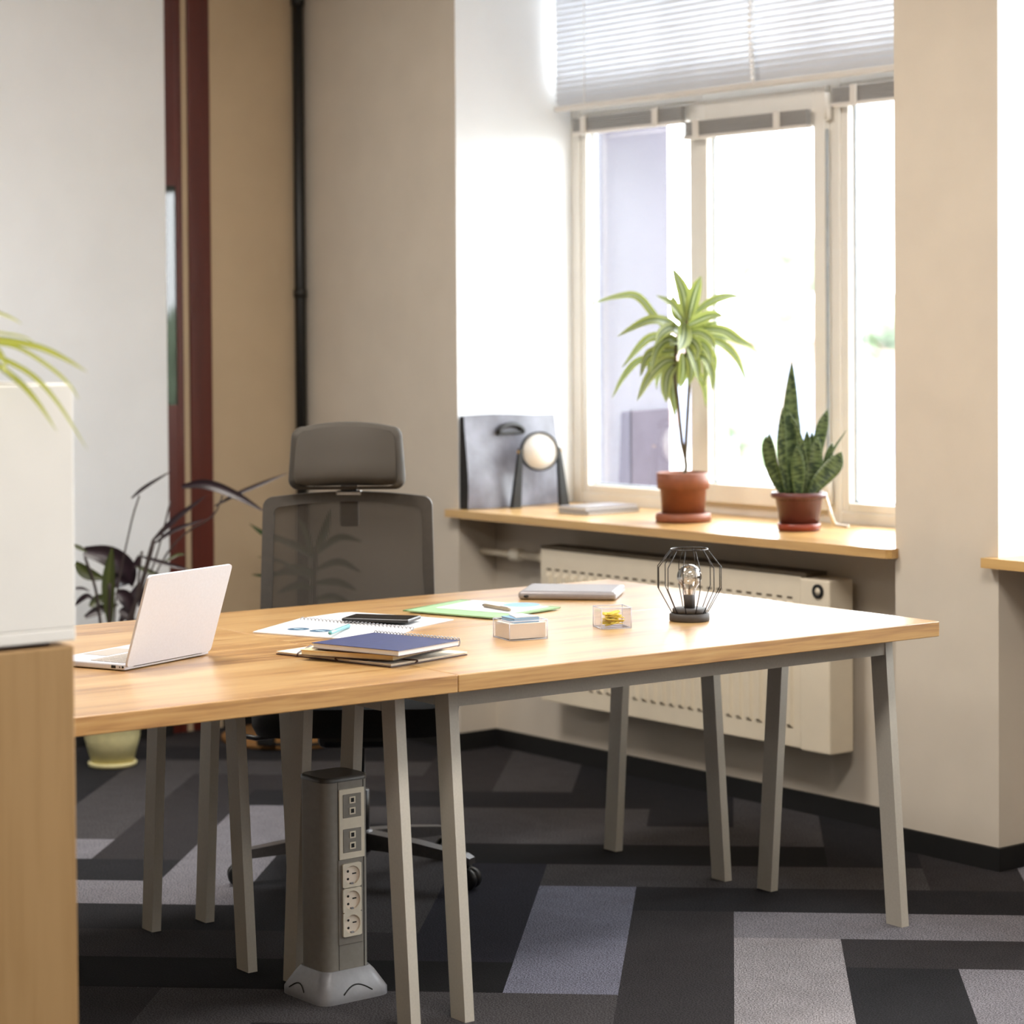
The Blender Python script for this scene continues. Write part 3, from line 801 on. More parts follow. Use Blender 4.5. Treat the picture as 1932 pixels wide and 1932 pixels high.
ph = thing('smartphone', 'black smartphone lying on the white pad', 'phone', tuple(at_z(708, 1170)))
A, e1p, n_p, w, h = rect3(at_z(644, 1173, .757), at_z(770, 1177, .757), at_z(773, 1164, .762))
P = rectpts(A, e1p, n_p, w, h)
c = centre(P); ang = math.atan2(e1p.y, e1p.x)
mb = MB(); xf = Matrix.Translation((c.x, c.y, .7580)) @ Matrix.Rotation(ang, 4, 'Z')
mb.box((-w / 2, -abs(h) / 2, 0), (w / 2, abs(h) / 2, .0085), .003, xf=xf, seg=3); mb.build('body', M['phone'], ph)
mb = MB(); mb.box((-w / 2 + .004, -abs(h) / 2 + .004, .0084), (w / 2 - .004, abs(h) / 2 - .004, .0088), xf=xf); mb.build('screen', M['screen'], ph)

def pen(name, label, a, b, r, m, tip):
    t = thing(name, label, 'pen', tuple(a)); d_ = b - a; L = d_.length; d_.normalize()
    MB().tube([a, a + d_ * .008, a + d_ * (L - .012)], [r * .8, r, r], 12).build('barrel', m, t)
    MB().tube([a + d_ * (L - .012), b], [r, r * .25], 12).build('tip', tip, t)
    s = a + d_ * .01 + Vector((0, 0, r)); MB().tube([s, s + d_ * .035], .0012, 6).build('clip', M['silverlt'], t)
pen('pen', 'pale teal pen resting between the white pad and the blue notebook', at_z(622, 1194.5, .7640), at_z(660, 1180, .7585), .0048, M['cyan'], M['silverlt'])

# green folder with a chart sheet and a pen
gf = thing('green_folder', 'pale green card folder beneath a white chart sheet', 'folder', tuple(at_z(900, 1148)))
q = [at_z(760, 1153), at_z(932, 1168), at_z(1058, 1147), at_z(870, 1133)]
sheet(q, .7505, .7530).build('back_cover', M['greenedge'], gf)
q = [at_z(768, 1151, .757), at_z(934, 1164.5, .757), at_z(1056, 1145.5, .757), at_z(868, 1131.5, .757)]
sheet(q, .7530, .7565).build('front_cover', M['green'], gf)
cs = thing('chart_sheet', 'white sheet with a pale blue round chart on the green folder', 'paper', tuple(at_z(930, 1145, .757)))
q = [at_z(822, 1146, .758), at_z(965, 1157, .758), at_z(1036, 1143.5, .758), at_z(893, 1131.5, .758)]
sheet(q, .7568, .7574).build('sheet', M['paper'], cs)
c = at_z(984, 1141, .7575); mb = MB(); mb.lathe([(.048, 0), (.048, .0004)], (c.x, c.y, .7574), 36, smooth=False); mb.build('printed_chart', M['chartblue'], cs)
pen('pen', 'beige pen lying on the white chart sheet', at_z(962, 1150.5, .7625), at_z(910, 1141.2, .7625), .0048, M['penbeige'], M['wire'])

# ------------------------------------------------------------------ clear boxes
def openbox(t, A, e1, n, w, h, z0, z1, th=.0022):
    m = MB(); s = 1 if h > 0 else -1; h = abs(h); n = n * s
    X = Matrix(((e1.x, n.x, 0, A.x), (e1.y, n.y, 0, A.y), (0, 0, 1, 0), (0, 0, 0, 1)))
    m.box((0, 0, z0), (w, h, z0 + th), xf=X)
    m.box((0, 0, z0 + th), (w, th, z1), xf=X); m.box((0, h - th, z0 + th), (w, h, z1), xf=X)
    m.box((0, th, z0 + th), (th, h - th, z1), xf=X); m.box((w - th, th, z0 + th), (w, h - th, z1), xf=X)
    m.build('box', M['acrylic'], t)
    return X, w, h
nbx = thing('clear_note_box', 'clear acrylic box holding cream note paper', 'box', tuple(at_z(975, 1206)))
A, e1b, n_b, w, h = rect3(at_z(961.5, 1210), at_z(1033, 1205), at_z(1003, 1194))
h = .088
rim = MB()
X, w, h = openbox(nbx, A, e1b, n_b, w, h, .7505, .7945)
for p, q in (((0, 0), (w, 0)), ((w, 0), (w, h)), ((w, h), (0, h)), ((0, h), (0, 0))):
    rim.tube([X @ Vector((p[0], p[1], .7945)), X @ Vector((q[0], q[1], .7945))], .0012, 6)
    rim.tube([X @ Vector((p[0], p[1], .7512)), X @ Vector((q[0], q[1], .7512))], .0009, 6)
    rim.tube([X @ Vector((p[0], p[1], .751)), X @ Vector((p[0], p[1], .7945))], .0011, 6)
rim.build('polished_edges', M['acredge'], nbx)
nt_ = thing('note_block', 'block of cream note paper inside the clear box', 'paper', tuple(X @ Vector((w / 2, h / 2, .7535))))
MB().box((.0035, .0035, .7535), (w - .0035, h - .0035, .788), xf=X).build('sheets', M['note'], nt_)
bp_ = thing('note_pile', 'small pile of blue-grey notes on the cream note block', 'paper', tuple(X @ Vector((w / 2, h / 2, .7885))))
Xr = X @ Matrix.Translation((w * .5, h * .5, 0)) @ Matrix.Rotation(R(4), 4, 'Z')
for k in range(5): MB().box((-.033 + .0006 * (k % 2), -.03, .7885 + k * .0024), (.033 + .0006 * (k % 3), .03, .7885 + k * .0024 + .0021), xf=Xr).build('sheets', M['notegrey'] if k % 2 else M['chartblue'], bp_)
MB().prism([(-.028, -.028), (.031, -.03), (.02, .03), (-.012, .032)], .8006, .8032, xf=Xr).build('top_sheet', M['paper'], bp_)

cb = thing('clear_clip_box', 'clear acrylic box full of yellow paper clips', 'box', tuple(at_z(1155, 1185)))
A, e1c, n_c, w, h = rect3(at_z(1135.6, 1188), at_z(1191, 1185.5), at_z(1172, 1177))
h = .066
X, w, h = openbox(cb, A, e1c, n_c, w, h, .7505, .800)
rim = MB()
for p, q in (((0, 0), (w, 0)), ((w, 0), (w, h)), ((w, h), (0, h)), ((0, h), (0, 0))):
    rim.tube([X @ Vector((p[0], p[1], .8)), X @ Vector((q[0], q[1], .8))], .0012, 6)
    rim.tube([X @ Vector((p[0], p[1], .7512)), X @ Vector((q[0], q[1], .7512))], .0011, 6)
    rim.tube([X @ Vector((p[0], p[1], .751)), X @ Vector((p[0], p[1], .80))], .0011, 6)
rim.build('polished_edges', M['acredge'], cb)
def clip_pts(L=.041, W=.010):
    pts = []
    def arc(cx, cy, r, a0, a1, n=6): return [(cx + r * math.cos(R(a0 + (a1 - a0) * i / n)), cy + r * math.sin(R(a0 + (a1 - a0) * i / n))) for i in range(n + 1)]
    r1, r2, r3 = W / 2, W / 2 - .0012, W / 2 - .0024
    pts += [(L * .30, r1)] + arc(L - r1, 0, r1, 90, -90) + arc(r2 + .002, -.0012, r2, 270, 90) + arc(L - r3 - .008, 0.0002, r3 + .0006, 90, -90) + [(L * .35, -r3)]
    return [Vector((p[0] - L / 2, p[1], 0)) for p in pts]
cm = MB(); cm.tube(clip_pts(), .00135, 6)
proto = None
rr = random.Random(5)
for k in range(24):
    o = cm.build('paper_clip', M['yellow']) if proto is None else proto.copy()
    if proto is None: proto = o
    else: COL.objects.link(o)
    layer = k // 4
    px_, py_ = rr.uniform(.40, .62) * w, rr.uniform(.36, .64) * h
    o.location = X @ Vector((px_, py_,   .7575 + layer * .0052 + (k % 4) * .0013))
    o.rotation_euler = (rr.uniform(-.22, .22), rr.uniform(-.13, .13), math.atan2(e1c.y, e1c.x) + rr.choice([0, 0, PI]) + rr.uniform(-.75, .75))
    tag(o, 'yellow paper clip heaped with others in the clear box', 'paper clip', 'paper clips in the clear box')

# ------------------------------------------------------------------ cage lamp
lc = at_z(1301, 1171)
lm = thing('cage_lamp', 'small black wire cage lamp with a clear bulb', 'lamp', (lc.x, lc.y, .75))
L0 = (lc.x, lc.y, .75)
MB().lathe([(.047, .0005), (.0495, .002), (.0495, .017), (.047, .019), (.046, .0195)], L0, 40).build('base', M['lampbase'], lm)
MB().lathe([(.042, .0195), (.042, .030), (.040, .0315)], L0, 40).build('collar', M['lampbase'], lm)
MB().lathe([(.0135, .031), (.0135, .063), (.012, .064)], L0, 24).build('socket', M['lampbase'], lm)
wr = [(.0455, .176), (.079, .134), (.079, .081), (.045, .021)]
for k in range(12):
    a = 2 * PI * k / 12 + .12
    MB().tube([Vector((r * math.cos(a), r * math.sin(a), z)) + Vector(L0) for r, z in wr], .00125, 6).build('cage_wire', M['wire'], lm)
MB().tube([Vector((.0455 * math.cos(g), .0455 * math.sin(g), .176)) + Vector(L0) for g in [2 * PI * j / 48 for j in range(48)]], .0017, 6, closed=True).build('top_ring', M['wire'], lm)
prof = [(.0115, .064), (.0125, .070), (.016, .079), (.0235, .090)] + [(.0305 * math.cos(R(t)), .1085 + .0305 * math.sin(R(t))) for t in range(-30, 91, 12)]
prof[-1] = (.0004, .139)
MB().lathe(prof, L0, 32, cap=False).build('bulb', M['bulb'], lm)
mb = MB(); mb.tube([(lc.x, lc.y, .814), (lc.x, lc.y, .842)], [.0035, .002], 8)
pts = [Vector((lc.x, lc.y, .852)) + Vector((.014 * math.cos(g), .014 * math.sin(g), .006 * math.sin(3 * g))) for g in [2 * PI * j / 30 for j in range(26)]]
mb.tube(pts, .0007, 5); mb.tube([(lc.x, lc.y, .842), pts[0]], .0006, 5); mb.tube([(lc.x, lc.y, .842), pts[12]], .0006, 5)
mb.build('filament', M['filament'], lm)

# ------------------------------------------------------------------ power column
pc = thing('power_column', 'grey floor-standing power column with sockets under the desks', 'power column', (-4.372, 2.893, 0))
cx0, cx1, cy0, cy1 = -4.426, -4.318, 2.836, 2.956
def rrect(x0, x1, y0, y1, r, n=6):
    out = []
    for cx_, cy_, a0 in ((x1 - r, y1 - r, 0), (x0 + r, y1 - r, 90), (x0 + r, y0 + r, 180), (x1 - r, y0 + r, 270)):
        for k in range(n + 1):
            a = R(a0 + 90 * k / n); out.append((cx_ + r * math.cos(a), cy_ + r * math.sin(a)))
    return out
def loft(rings, m=None, smooth=True):
    m = m or MB(); n = len(rings[0][0]); vs = []; fs = []
    for poly, z in rings: vs += [(p[0], p[1], z) for p in poly]
    for i in range(len(rings) - 1):
        for k in range(n): fs.append((i * n + k, i * n + (k + 1) % n, (i + 1) * n + (k + 1) % n, (i + 1) * n + k))
    m.add(vs, fs, smooth); m.add(vs, [list(range(n))[::-1], [(len(rings) - 1) * n + k for k in range(n)]])
    return m
body = rrect(cx0, cx1, cy0, cy1, .024)
loft([(body, .055), (body, .478)]).build('body', M['silver'], pc)
loft([(rrect(cx0 - .001, cx1 + .001, cy0 - .001, cy1 + .001, .024), .478), (rrect(cx0 - .001, cx1 + .001, cy0 - .001, cy1 + .001, .024), .486), (rrect(cx0 + .003, cx1 - .003, cy0 + .003, cy1 - .003, .022), .489)]).build('top_cap', M['capgrey'], pc)
o = loft([(rrect(cx0 - .036, cx1 + .032, cy0 - .03, cy1 + .034, .03), .0), (rrect(cx0 - .036, cx1 + .032, cy0 - .03, cy1 + .034, .03), .016), (rrect(cx0 - .012, cx1 + .012, cy0 - .012, cy1 + .012, .026), .053), (rrect(cx0 - .003, cx1 + .003, cy0 - .003, cy1 + .003, .024), .064)]).build('base', M['silverlt'], pc)
xq = cx1
mb = MB()
for y in (2.871, 2.938): mb.box((xq - .0005, y - .0006, .064), (xq + .0004, y + .0006, .478))
mb.build('panel_seams', M['hole'], pc)
# cable flap in the foot
mb = MB()
arcp = [(2.862 + .075 * t, .018 + .016 * math.sin(PI * t)) for t in [j / 12 for j in range(13)]]
mb.tube([(cx1 + .0325 - max(0, (z - .016)) * .55, y, z) for y, z in arcp], .0016, 6); mb.build('cable_flap', M['hole'], pc)
mb = MB()
arcp = [(cx0 + .005 + .06 * t, .018 + .014 * math.sin(PI * t)) for t in [j / 12 for j in range(13)]]
mb.tube([(x, cy0 - .0305 + max(0, (z - .016)) * .45, z) for x, z in arcp], .0014, 6); mb.build('cable_flap', M['hole'], pc)
pl = MB().box((xq - .001, 2.8725, .307), (xq + .003, 2.9395, .4615), .001, seg=1).build('data_plate', M['ivory'], pc)
for z0 in (.3215, .398):
    ins = MB().box((xq + .0025, 2.882, z0), (xq + .0042, 2.930, z0 + .052), .0008, seg=1).build('data_insert', M['silver'], pc)
    for zc in (z0 + .0145, z0 + .0385):
        m = MB(); m.box((xq + .004, 2.8985, zc - .0075), (xq + .0054, 2.914, zc + .0075)); sub('port', m, M['ivory'], ins)
        m = MB(); m.box((xq + .0052, 2.902, zc - .0045), (xq + .0058, 2.910, zc + .0045)); sub('port_opening', m, M['hole'], ins)
MB().box((xq - .001, 2.8695, .119), (xq + .0022, 2.934, .307), .001, seg=1).build('socket_frame', M['silver'], pc)
for zc in (.2715, .2165, .1635):
    yc = 2.9025
    x1_, xb2, hs_, vs_ = xq + .0075, xq + .0024, .0245, .0265
    m = MB(); N = 48; circ = [(.0205 * math.cos(2 * PI * k / N), .0205 * math.sin(2 * PI * k / N)) for k in range(N)]
    sq = []
    for c, d_ in circ:
        f_ = min(hs_ / max(abs(c), 1e-6), vs_ / max(abs(d_), 1e-6)); sq.append((c * f_, d_ * f_))
    V = [(x1_, yc + c, zc + d_) for c, d_ in circ] + [(x1_, yc + c, zc + d_) for c, d_ in sq] + [(xb2, yc + c, zc + d_) for c, d_ in sq]
    F = []
    for k in range(N):
        q = (k + 1) % N; F += [(k, N + k, N + q, q), (N + k, 2 * N + k, 2 * N + q, N + q)]
    m.add(V, F); s = m.build('socket', M['ivory'], pc)
    RX = Matrix.Rotation(PI / 2, 4, 'Y')
    m = MB(); V = [(x1_, yc + c, zc + d_) for c, d_ in circ] + [(xb2 + .0004, yc + c * .96, zc + d_ * .96) for c, d_ in circ]
    m.add(V, [(k, (k + 1) % N, N + (k + 1) % N, N + k) for k in range(N)] + [list(range(N, 2 * N))], False); sub('socket_well', m, M['note'], s)
    for dz in (-.0085, .0085):
        m = MB(); m.lathe([(.0028, 0), (.0028, .0006)], (xb2 + .0006, yc - .0085, zc + dz), 12, xf=RX); sub('pin_hole', m, M['hole'], s)
    m = MB(); m.box((xb2 + .0004, yc + .003, zc + .0008), (xb2 + .0012, yc + .013, zc + .0036)); sub('pin_slot', m, M['hole'], s)
    m = MB(); m.box((xb2 + .0004, yc - .004, zc - .0203), (x1_ - .0004, yc + .004, zc - .0165), .0006); sub('earth_clip', m, M['silverlt'], s)

# ------------------------------------------------------------------ office chair
CB = Vector((-5.25, 3.56, 0)); fdir = Vector((.783, -.622, 0)); crz = math.atan2(fdir.y, fdir.x)
ch = thing('office_chair', 'grey mesh office chair with headrest behind the table', 'chair', tuple(CB), crz)
# local: +x is the way the chair faces, +y its left
def lateral(px, py, D):
    p = at_d(px, py, D); q = Matrix.Rotation(-crz, 4, 'Z') @ (p - CB); return q
BX = lateral(660, 1000, 6.7).x
def backx(z): return BX - .10 * (z - .85) + .02
yL, yR = lateral(497, 1145, 6.7).y, lateral(822, 1118, 6.7).y
ytL, ytR = lateral(500, 960, 6.7).y, lateral(817, 960, 6.7).y
zt = 1.004; zb_ = .50
yc_ = (ytL + ytR) / 2; hw_t = abs(ytL - ytR) / 2; hw_b = abs(yL - yR) / 2 + .004
def outline(z0, z1, wb, wt, r, crown=.012, n=8):
    """rounded outline (y, z), anticlockwise seen from the front"""
    pts = []
    for sy, sz, a0 in ((1, 1, 0), (-1, 1, 90), (-1, -1, 180), (1, -1, 270)):
        hw = wt if sz > 0 else wb; zc = z1 if sz > 0 else z0
        for k in range(n + 1):
            a = R(a0 + 90 * k / n)
            pts.append((sy * (hw - r) + r * math.cos(a), zc - sz * r + r * math.sin(a)))
        if sz > 0 and sy > 0:
            for k in range(1, 8):
                t = k / 8; y = (hw - r) * (1 - 2 * t); pts.append((y, z1 + crown * (1 - (1 - 2 * t) ** 2)))
    return pts
def curvx(y, hw): return .035 * (y / hw) ** 2     # sides come forward
outer = outline(zb_, zt, hw_b, hw_t, .028)
inner = outline(zb_ + .03, zt - .028, hw_b - .03, hw_t - .03, .02)
mb = MB(); n = len(outer)
vs = []
for dx in (-.012, .012):
    for pl_ in (outer, inner):
        for y, z in pl_: vs.append((backx(z) + curvx(y, hw_t) + dx, yc_ + y, z))
fs = []
for k in range(n):
    j = (k + 1) % n
    fs += [(k, j, n + j, n + k)[::-1], (2 * n + k, 2 * n + j, 3 * n + j, 3 * n + k), (k, j, 2 * n + j, 2 * n + k), (n + k, n + j, 3 * n + j, 3 * n + k)[::-1]]
mb.add(vs, fs, False); mb.build('back_frame', M['chairfab'], ch, True)
mb = MB(); NX, NZ = 12, 12; vs = []; fs = []
for i in range(NZ + 1):
    z = zb_ + .015 + (zt + .004 - zb_ - .03) * i / NZ; hw = (hw_b + (hw_t - hw_b) * (i / NZ)) - .014
    for k in range(NX + 1):
        y = (k / NX * 2 - 1) * hw; vs.append((backx(z) + curvx(y, hw_t) + .003, yc_ + y, z))
for i in range(NZ):
    for k in range(NX): fs.append((i * (NX + 1) + k, i * (NX + 1) + k + 1, (i + 1) * (NX + 1) + k + 1, (i + 1) * (NX + 1) + k))
mb.add(vs, fs, True); mb.build('back_mesh', M['net'], ch, True)
mb = MB(); mb.box((backx(.98) - .035, yc_ - .026, .915), (backx(.98) - .014, yc_ + .026, 1.01), .006); mb.build('headrest_post', M['chairfab'], ch, True)
mb = MB(); mb.box((backx(1.01) - .03, yc_ - .036, 1.003), (backx(1.01) + .016, yc_ + .036, 1.018), .004); mb.box((backx(1.01) - .02, yc_ - .024, 1.018), (backx(1.01) + .0, yc_ + .024, 1.04), .003); mb.build('headrest_bracket', M['alu'], ch, True)
# headrest: curved padded net cushion, fatter at its lower edge
hz0, hz1 = 1.024, 1.212
ol = outline(hz0, hz1 - .012, .163, .155, .03, .012)
mb = MB(); n = len(ol); vs = []; fs = []
rings = [(0.0, -.020, .94), (.0, -.012, 1.0), (.0, .012, 1.0), (0, .026, .965), (0, .032, .88)]
cz = (hz0 + hz1) / 2
for _, dx, sc_ in rings:
    for y, z in ol:
        low = max(0, (cz - z) / (hz1 - hz0))
        vs.append((backx(1.1) + .004 + dx * (1 + .9 * low) + .055 * (y / .16) ** 2, yc_ + y * sc_, cz + (z - cz) * sc_))
for i in range(len(rings) - 1):
    for k in range(n): fs.append((i * n + k, i * n + (k + 1) % n, (i + 1) * n + (k + 1) % n, (i + 1) * n + k))
mb.add(vs, fs, True)
# front and rear fills as grids that follow the curve
for ri, flip in ((4, False), (0, True)):
    _, dx, sc_ = rings[ri]; o_ = len(mb.v); G = 12; gv = []; gf_ = []
    for i in range(G + 1):
        z = hz0 + (hz1 - hz0 - .012) * i / G
        for k in range(G + 1):
            y = (k / G * 2 - 1) * (.163 - .008 * i / G)
            rim_z = z + (.012 * (1 - (y / .16) ** 2) * (i / G))
            low = max(0, (cz - z) / (hz1 - hz0))
            # pull the grid corners inside the rounded outline
            ky = 1 - .06 * (abs(2 * i / G - 1) ** 6); kz = 1 - .10 * (abs(2 * k / G - 1) ** 6)
            gv.append((backx(1.1) + .004 + dx * (1 + .9 * low) + .055 * (y / .16) ** 2 + ((.034 * max(0, math.sin(PI * (i / G) ** .55)) ** .8) if ri == 4 else -.004 * (1 - (2 * i / G - 1) ** 2)), yc_ + y * sc_ * ky, cz + (rim_z - cz) * sc_ * kz))
    for i in range(G):
        for k in range(G):
            q = (i * (G + 1) + k, i * (G + 1) + k + 1, (i + 1) * (G + 1) + k + 1, (i + 1) * (G + 1) + k); gf_.append(q[::-1] if flip else q)
    mb.add(gv, gf_, True)
mb.build('headrest', M['padnet'], ch, True)
# seat
mb = MB(); loft([(rrect(-.25, .25, -.255, .255, .09), .42), (rrect(-.262, .265, -.265, .265, .09), .445), (rrect(-.262, .265, -.265, .265, .09), .47), (rrect(-.24, .24, -.245, .245, .08), .492)], mb)
mb.build('seat', M['seatfab'], ch, True)
mb = MB(); mb.box((-.13, -.1, .37), (.13, .1, .42), .02); mb.build('tilt_mechanism', M['darkplastic'], ch, True)
mb = MB(); mb.tube([(-.05, -.1, .40), (.03, -.22, .39), (.05, -.27, .388), (.05, -.31, .396)], .007, 8); mb.build('lever', M['darkplastic'], ch, True)
mb = MB(); mb.tube([(backx(.5) + .0, yc_, .55), (backx(.5) - .02, yc_ * .6, .46), (-.2, 0, .40), (-.1, 0, .395)], [.02, .022, .024, .024], 10); mb.build('back_support', M['chairfab'], ch, True)
MB().lathe([(.027, .10), (.027, .24), (.016, .24), (.016, .38)], (0, 0, 0), 20).build('gas_column', M['darkplastic'], ch, True)
MB().lathe([(.03, .075), (.042, .085), (.042, .125), (.03, .135)], (0, 0, 0), 24).build('hub', M['armgrey'], ch, True)
for k in range(5):
    a = R(-117 + 72 * k) - crz; d_ = Vector((math.cos(a), math.sin(a), 0)); s_ = Vector((-d_.y, d_.x, 0))
    def ringat(r, z, hh, hw2): return [d_ * r + s_ * hw2 + Vector((0, 0, z + hh)), d_ * r - s_ * hw2 + Vector((0, 0, z + hh)), d_ * r - s_ * hw2 * 1.15 + Vector((0, 0, z - hh)), d_ * r + s_ * hw2 * 1.15 + Vector((0, 0, z - hh))]
    rg = [ringat(.03, .108, .022, .024), ringat(.18, .098, .016, .022), ringat(.315, .082, .011, .019), ringat(.335, .076, .008, .016)]
    m = MB(); vs = [p for r_ in rg for p in r_]; fs = [(0, 1, 2, 3), (15, 14, 13, 12)]
    for i in range(3):
        for j in range(4): fs.append((i * 4 + j, (i + 1) * 4 + j, (i + 1) * 4 + (j + 1) % 4, i * 4 + (j + 1) % 4))
    m.add(vs, fs); m.build('base_arm', M['armgrey'], ch, True)
    m = MB(); c = d_ * .325
    for sd in (-1, 1):
        xf = Matrix.Translation(c + s_ * .013 * sd + Vector((0, 0, .0285))) @ Matrix.Rotation(math.atan2(s_.y, s_.x), 4, 'Z') @ Matrix.Rotation(PI / 2, 4, 'Y')
        m.lathe([(.020, -.009), (.028, -.007), (.028, .007), (.020, .009)], (0, 0, 0), 20, xf=xf)
    m.lathe([(.008, .03), (.008, .07)], tuple(c), 10); m.build('caster', M['darkplastic'], ch, True)

# ------------------------------------------------------------------ things on the sill
bg = thing('tote_bag', 'dark grey tote bag leaning on the white window reveal', 'bag', (-6.59, 5.14, SZ))
mb = MB(); NY, NZ = 10, 8
yb0, yb1 = 4.933, 5.352
vs = []; fs = []
def bagpt(u, v, side):
    y = yb0 + (yb1 - yb0) * u - (.015 * v * u); z = SZ + .002 + .322 * v + .004 * math.sin(u * 5) * v
    x = -6.588 + .012 * math.sin(PI * u) * (1 - v) + .010 * math.sin(6 * u + 4 * v) * (1 - .6 * v) - .018 * v if side else -6.636 + .002 * v
    return (x, y, z)
for i in range(NZ + 1):
    for k in range(NY + 1): vs.append(bagpt(k / NY, i / NZ, 1))
W1_ = NY + 1
for i in range(NZ):
    for k in range(NY): fs.append((i * W1_ + k, i * W1_ + k + 1, (i + 1) * W1_ + k + 1, (i + 1) * W1_ + k))
mb.add(vs, fs, True)
vs2 = [bagpt(k / NY, i / NZ, 0) for i in range(NZ + 1) for k in range(NY + 1)]
mb.add(vs2, [f[::-1] for f in fs], True)
mb.build('front_panel', M['bag'], bg)
mb = MB(); q = []
for i in range(NZ + 1): q += [bagpt(0, i / NZ, 0), bagpt(0, i / NZ, 1)]
mb.add(q, [(2 * i, 2 * i + 1, 2 * i + 3, 2 * i + 2) for i in range(NZ)])
q = []
for i in range(NZ + 1): q += [bagpt(1, i / NZ, 1), bagpt(1, i / NZ, 0)]
mb.add(q, [(2 * i, 2 * i + 1, 2 * i + 3, 2 * i + 2) for i in range(NZ)])
mb.add([bagpt(0, 0, 0), bagpt(0, 0, 1), bagpt(1, 0, 1), bagpt(1, 0, 0)], [(3, 2, 1, 0)])
mb.build('gusset', M['bagside'], bg)
mb = MB()
hp = [Vector((-6.60, 5.13 + .055 * math.cos(PI * t), SZ + .262 + .028 * math.sin(PI * t))) for t in [j / 12 for j in range(13)]]
mb.tube([p + Vector((.004, 0, 0)) for p in hp], .010, 8); mb.box((-6.604, 5.07, SZ + .255), (-6.592, 5.19, SZ + .268), .003); mb.build('handle', M['bagside'], bg)

# clock on an A-shaped stand
ck = thing('table_clock', 'round white clock on a black A-shaped stand, in front of the bag', 'clock', (-6.50, 5.20, SZ))
ex = Vector((.17, .985, 0)); nx = Vector((.985, -.17, 0))
cl = at_z(966, 958, SZ) + Vector((.02, 0, 0)); cr = cl + ex * .195; mid = (cl + cr) / 2
cz_ = SZ + .196
tilt_n = (nx * .90 + Vector((0, 0, .10)) + Vector((.2, -.25, 0))).normalized()
for foot, sg in ((cl, -1), (cr, 1)):
    topp = mid + ex * (.076 * sg); topp.z = cz_ + .012
    m = MB(); wv = ex * .013; dp = nx * .012
    b0 = [foot - wv * 1.3 - dp, foot + wv * 1.3 - dp, foot + wv * 1.3 + dp, foot - wv * 1.3 + dp]
    t0 = [topp - wv * .5 - dp * .6, topp + wv * .5 - dp * .6, topp + wv * .5 + dp * .6, topp - wv * .5 + dp * .6]
    for p in b0: p.z = SZ + .0005
    m.hexa([Vector(p) for p in b0], t0); m.build('leg', M['clockblack'], ck)
rot = tilt_n.to_track_quat('Z', 'Y').to_matrix().to_4x4()
cc = Vector((mid.x, mid.y, cz_))
MB().lathe([(.060, -.016), (.070, -.012), (.070, .010), (.067, .012), (.0645, .008)], tuple(cc), 48, xf=rot, cap=False).build('rim', M['clockblack'], ck)
MB().lathe([(.062, -.016), (.062, -.015)], tuple(cc), 40, xf=rot).build('back_plate', M['clockblack'], ck)
MB().lathe([(.065, .004), (.065, .006)], tuple(cc), 48, xf=rot).build('dial', M['dial'], ck)
m = MB()
for a, L in ((R(60), .034), (R(150), .046)):
    d_ = Vector((math.cos(a), math.sin(a), 0)); m.tube([cc + rot @ Vector((0, 0, .0075)), cc + rot @ (d_ * L + Vector((0, 0, .0075)))], .0007, 5)
m.lathe([(.002, .006), (.002, .009)], tuple(cc), 10, xf=rot); m.build('hands', M['inklight'], ck)
for sg in (-1, 1):
    m = MB(); p = cc + ex * (.070 * sg); m.tube([p, p + ex * (.018 * sg)], .006, 10); m.build('pivot_knob', M['brass'], ck)

# books on the sill
def flatbook(name, label, c, sx, sy, z0, th, cover, rz):
    t = thing(name, label, 'book', (c[0], c[1], z0), rz)
    MB().box((-sx / 2, -sy / 2, 0), (sx / 2, sy / 2, .0016)).build('back_cover', cover, t, True)
    MB().box((-sx / 2 + .003, -sy / 2 + .003, .0016), (sx / 2 - .003, sy / 2 - .003, th - .0016)).build('pages', M['paper'], t, True)
    MB().box((-sx / 2, -sy / 2, th - .0016), (sx / 2, sy / 2, th)).build('front_cover', cover, t, True)
flatbook('book', 'thin dark-covered book under a silver-grey book on the sill', (-6.193, 5.195), .155, .235, SZ + .0005, .011, M['wire'], R(2))
flatbook('book', 'silver-grey book on top of a thin dark book on the sill', (-6.198, 5.195), .15, .235, SZ + .0120, .012, M['greylap'], R(0))

# plants ------------------------------------------------------------
def pot(name_root, c, prof_pot, prof_saucer, potm, saum, soil_r, soil_z):
    MB().lathe(prof_saucer, c, 40).build('saucer', saum, name_root)
    MB().lathe(prof_pot, c, 40, cap=False).build('pot', potm, name_root)
    MB().lathe([(soil_r, soil_z - .01), (soil_r, soil_z), (soil_r * .4, soil_z + .004), (.001, soil_z + .004)], c, 32).build('soil', M['soil'], name_root)

dc = Vector((-5.697, 5.134, SZ))
dr = thing('potted_dracaena', 'tall striped-leaf dracaena in a terracotta pot on the sill', 'plant', tuple(dc))
pot(dr, dc, [(.060, .012), (.068, .012), (.0745, .105), (.084, .107), (.0865, .158), (.081, .160), (.078, .150), (.070, .05)],
    [(.078, .0005), (.088, .002), (.091, .012), (.088, .026), (.078, .030), (.074, .018)], M['terra'], M['terra'], .079, .148)
D0 = (dc - EYE).dot(FW)
def zd(x, y, dz=0.0): return at_d(1080 + x / 3.45, 480 + y / 3.45, D0 + dz)
m = MB()
m.tube(smooth_path([Vector((dc.x, dc.y, SZ + .145)), zd(740, 1390), zd(735, 1325)], 6), .0058, 8)
m.tube(smooth_path([zd(735, 1330), zd(710, 1200), zd(685, 950), zd(665, 780), zd(670, 640), zd(690, 520)], 14), .0055, 8)
m.tube(smooth_path([zd(735, 1330), zd(742, 1180), zd(755, 950), zd(760, 820), zd(745, 700), zd(745, 560), zd(745, 430)], 14), .0055, 8)
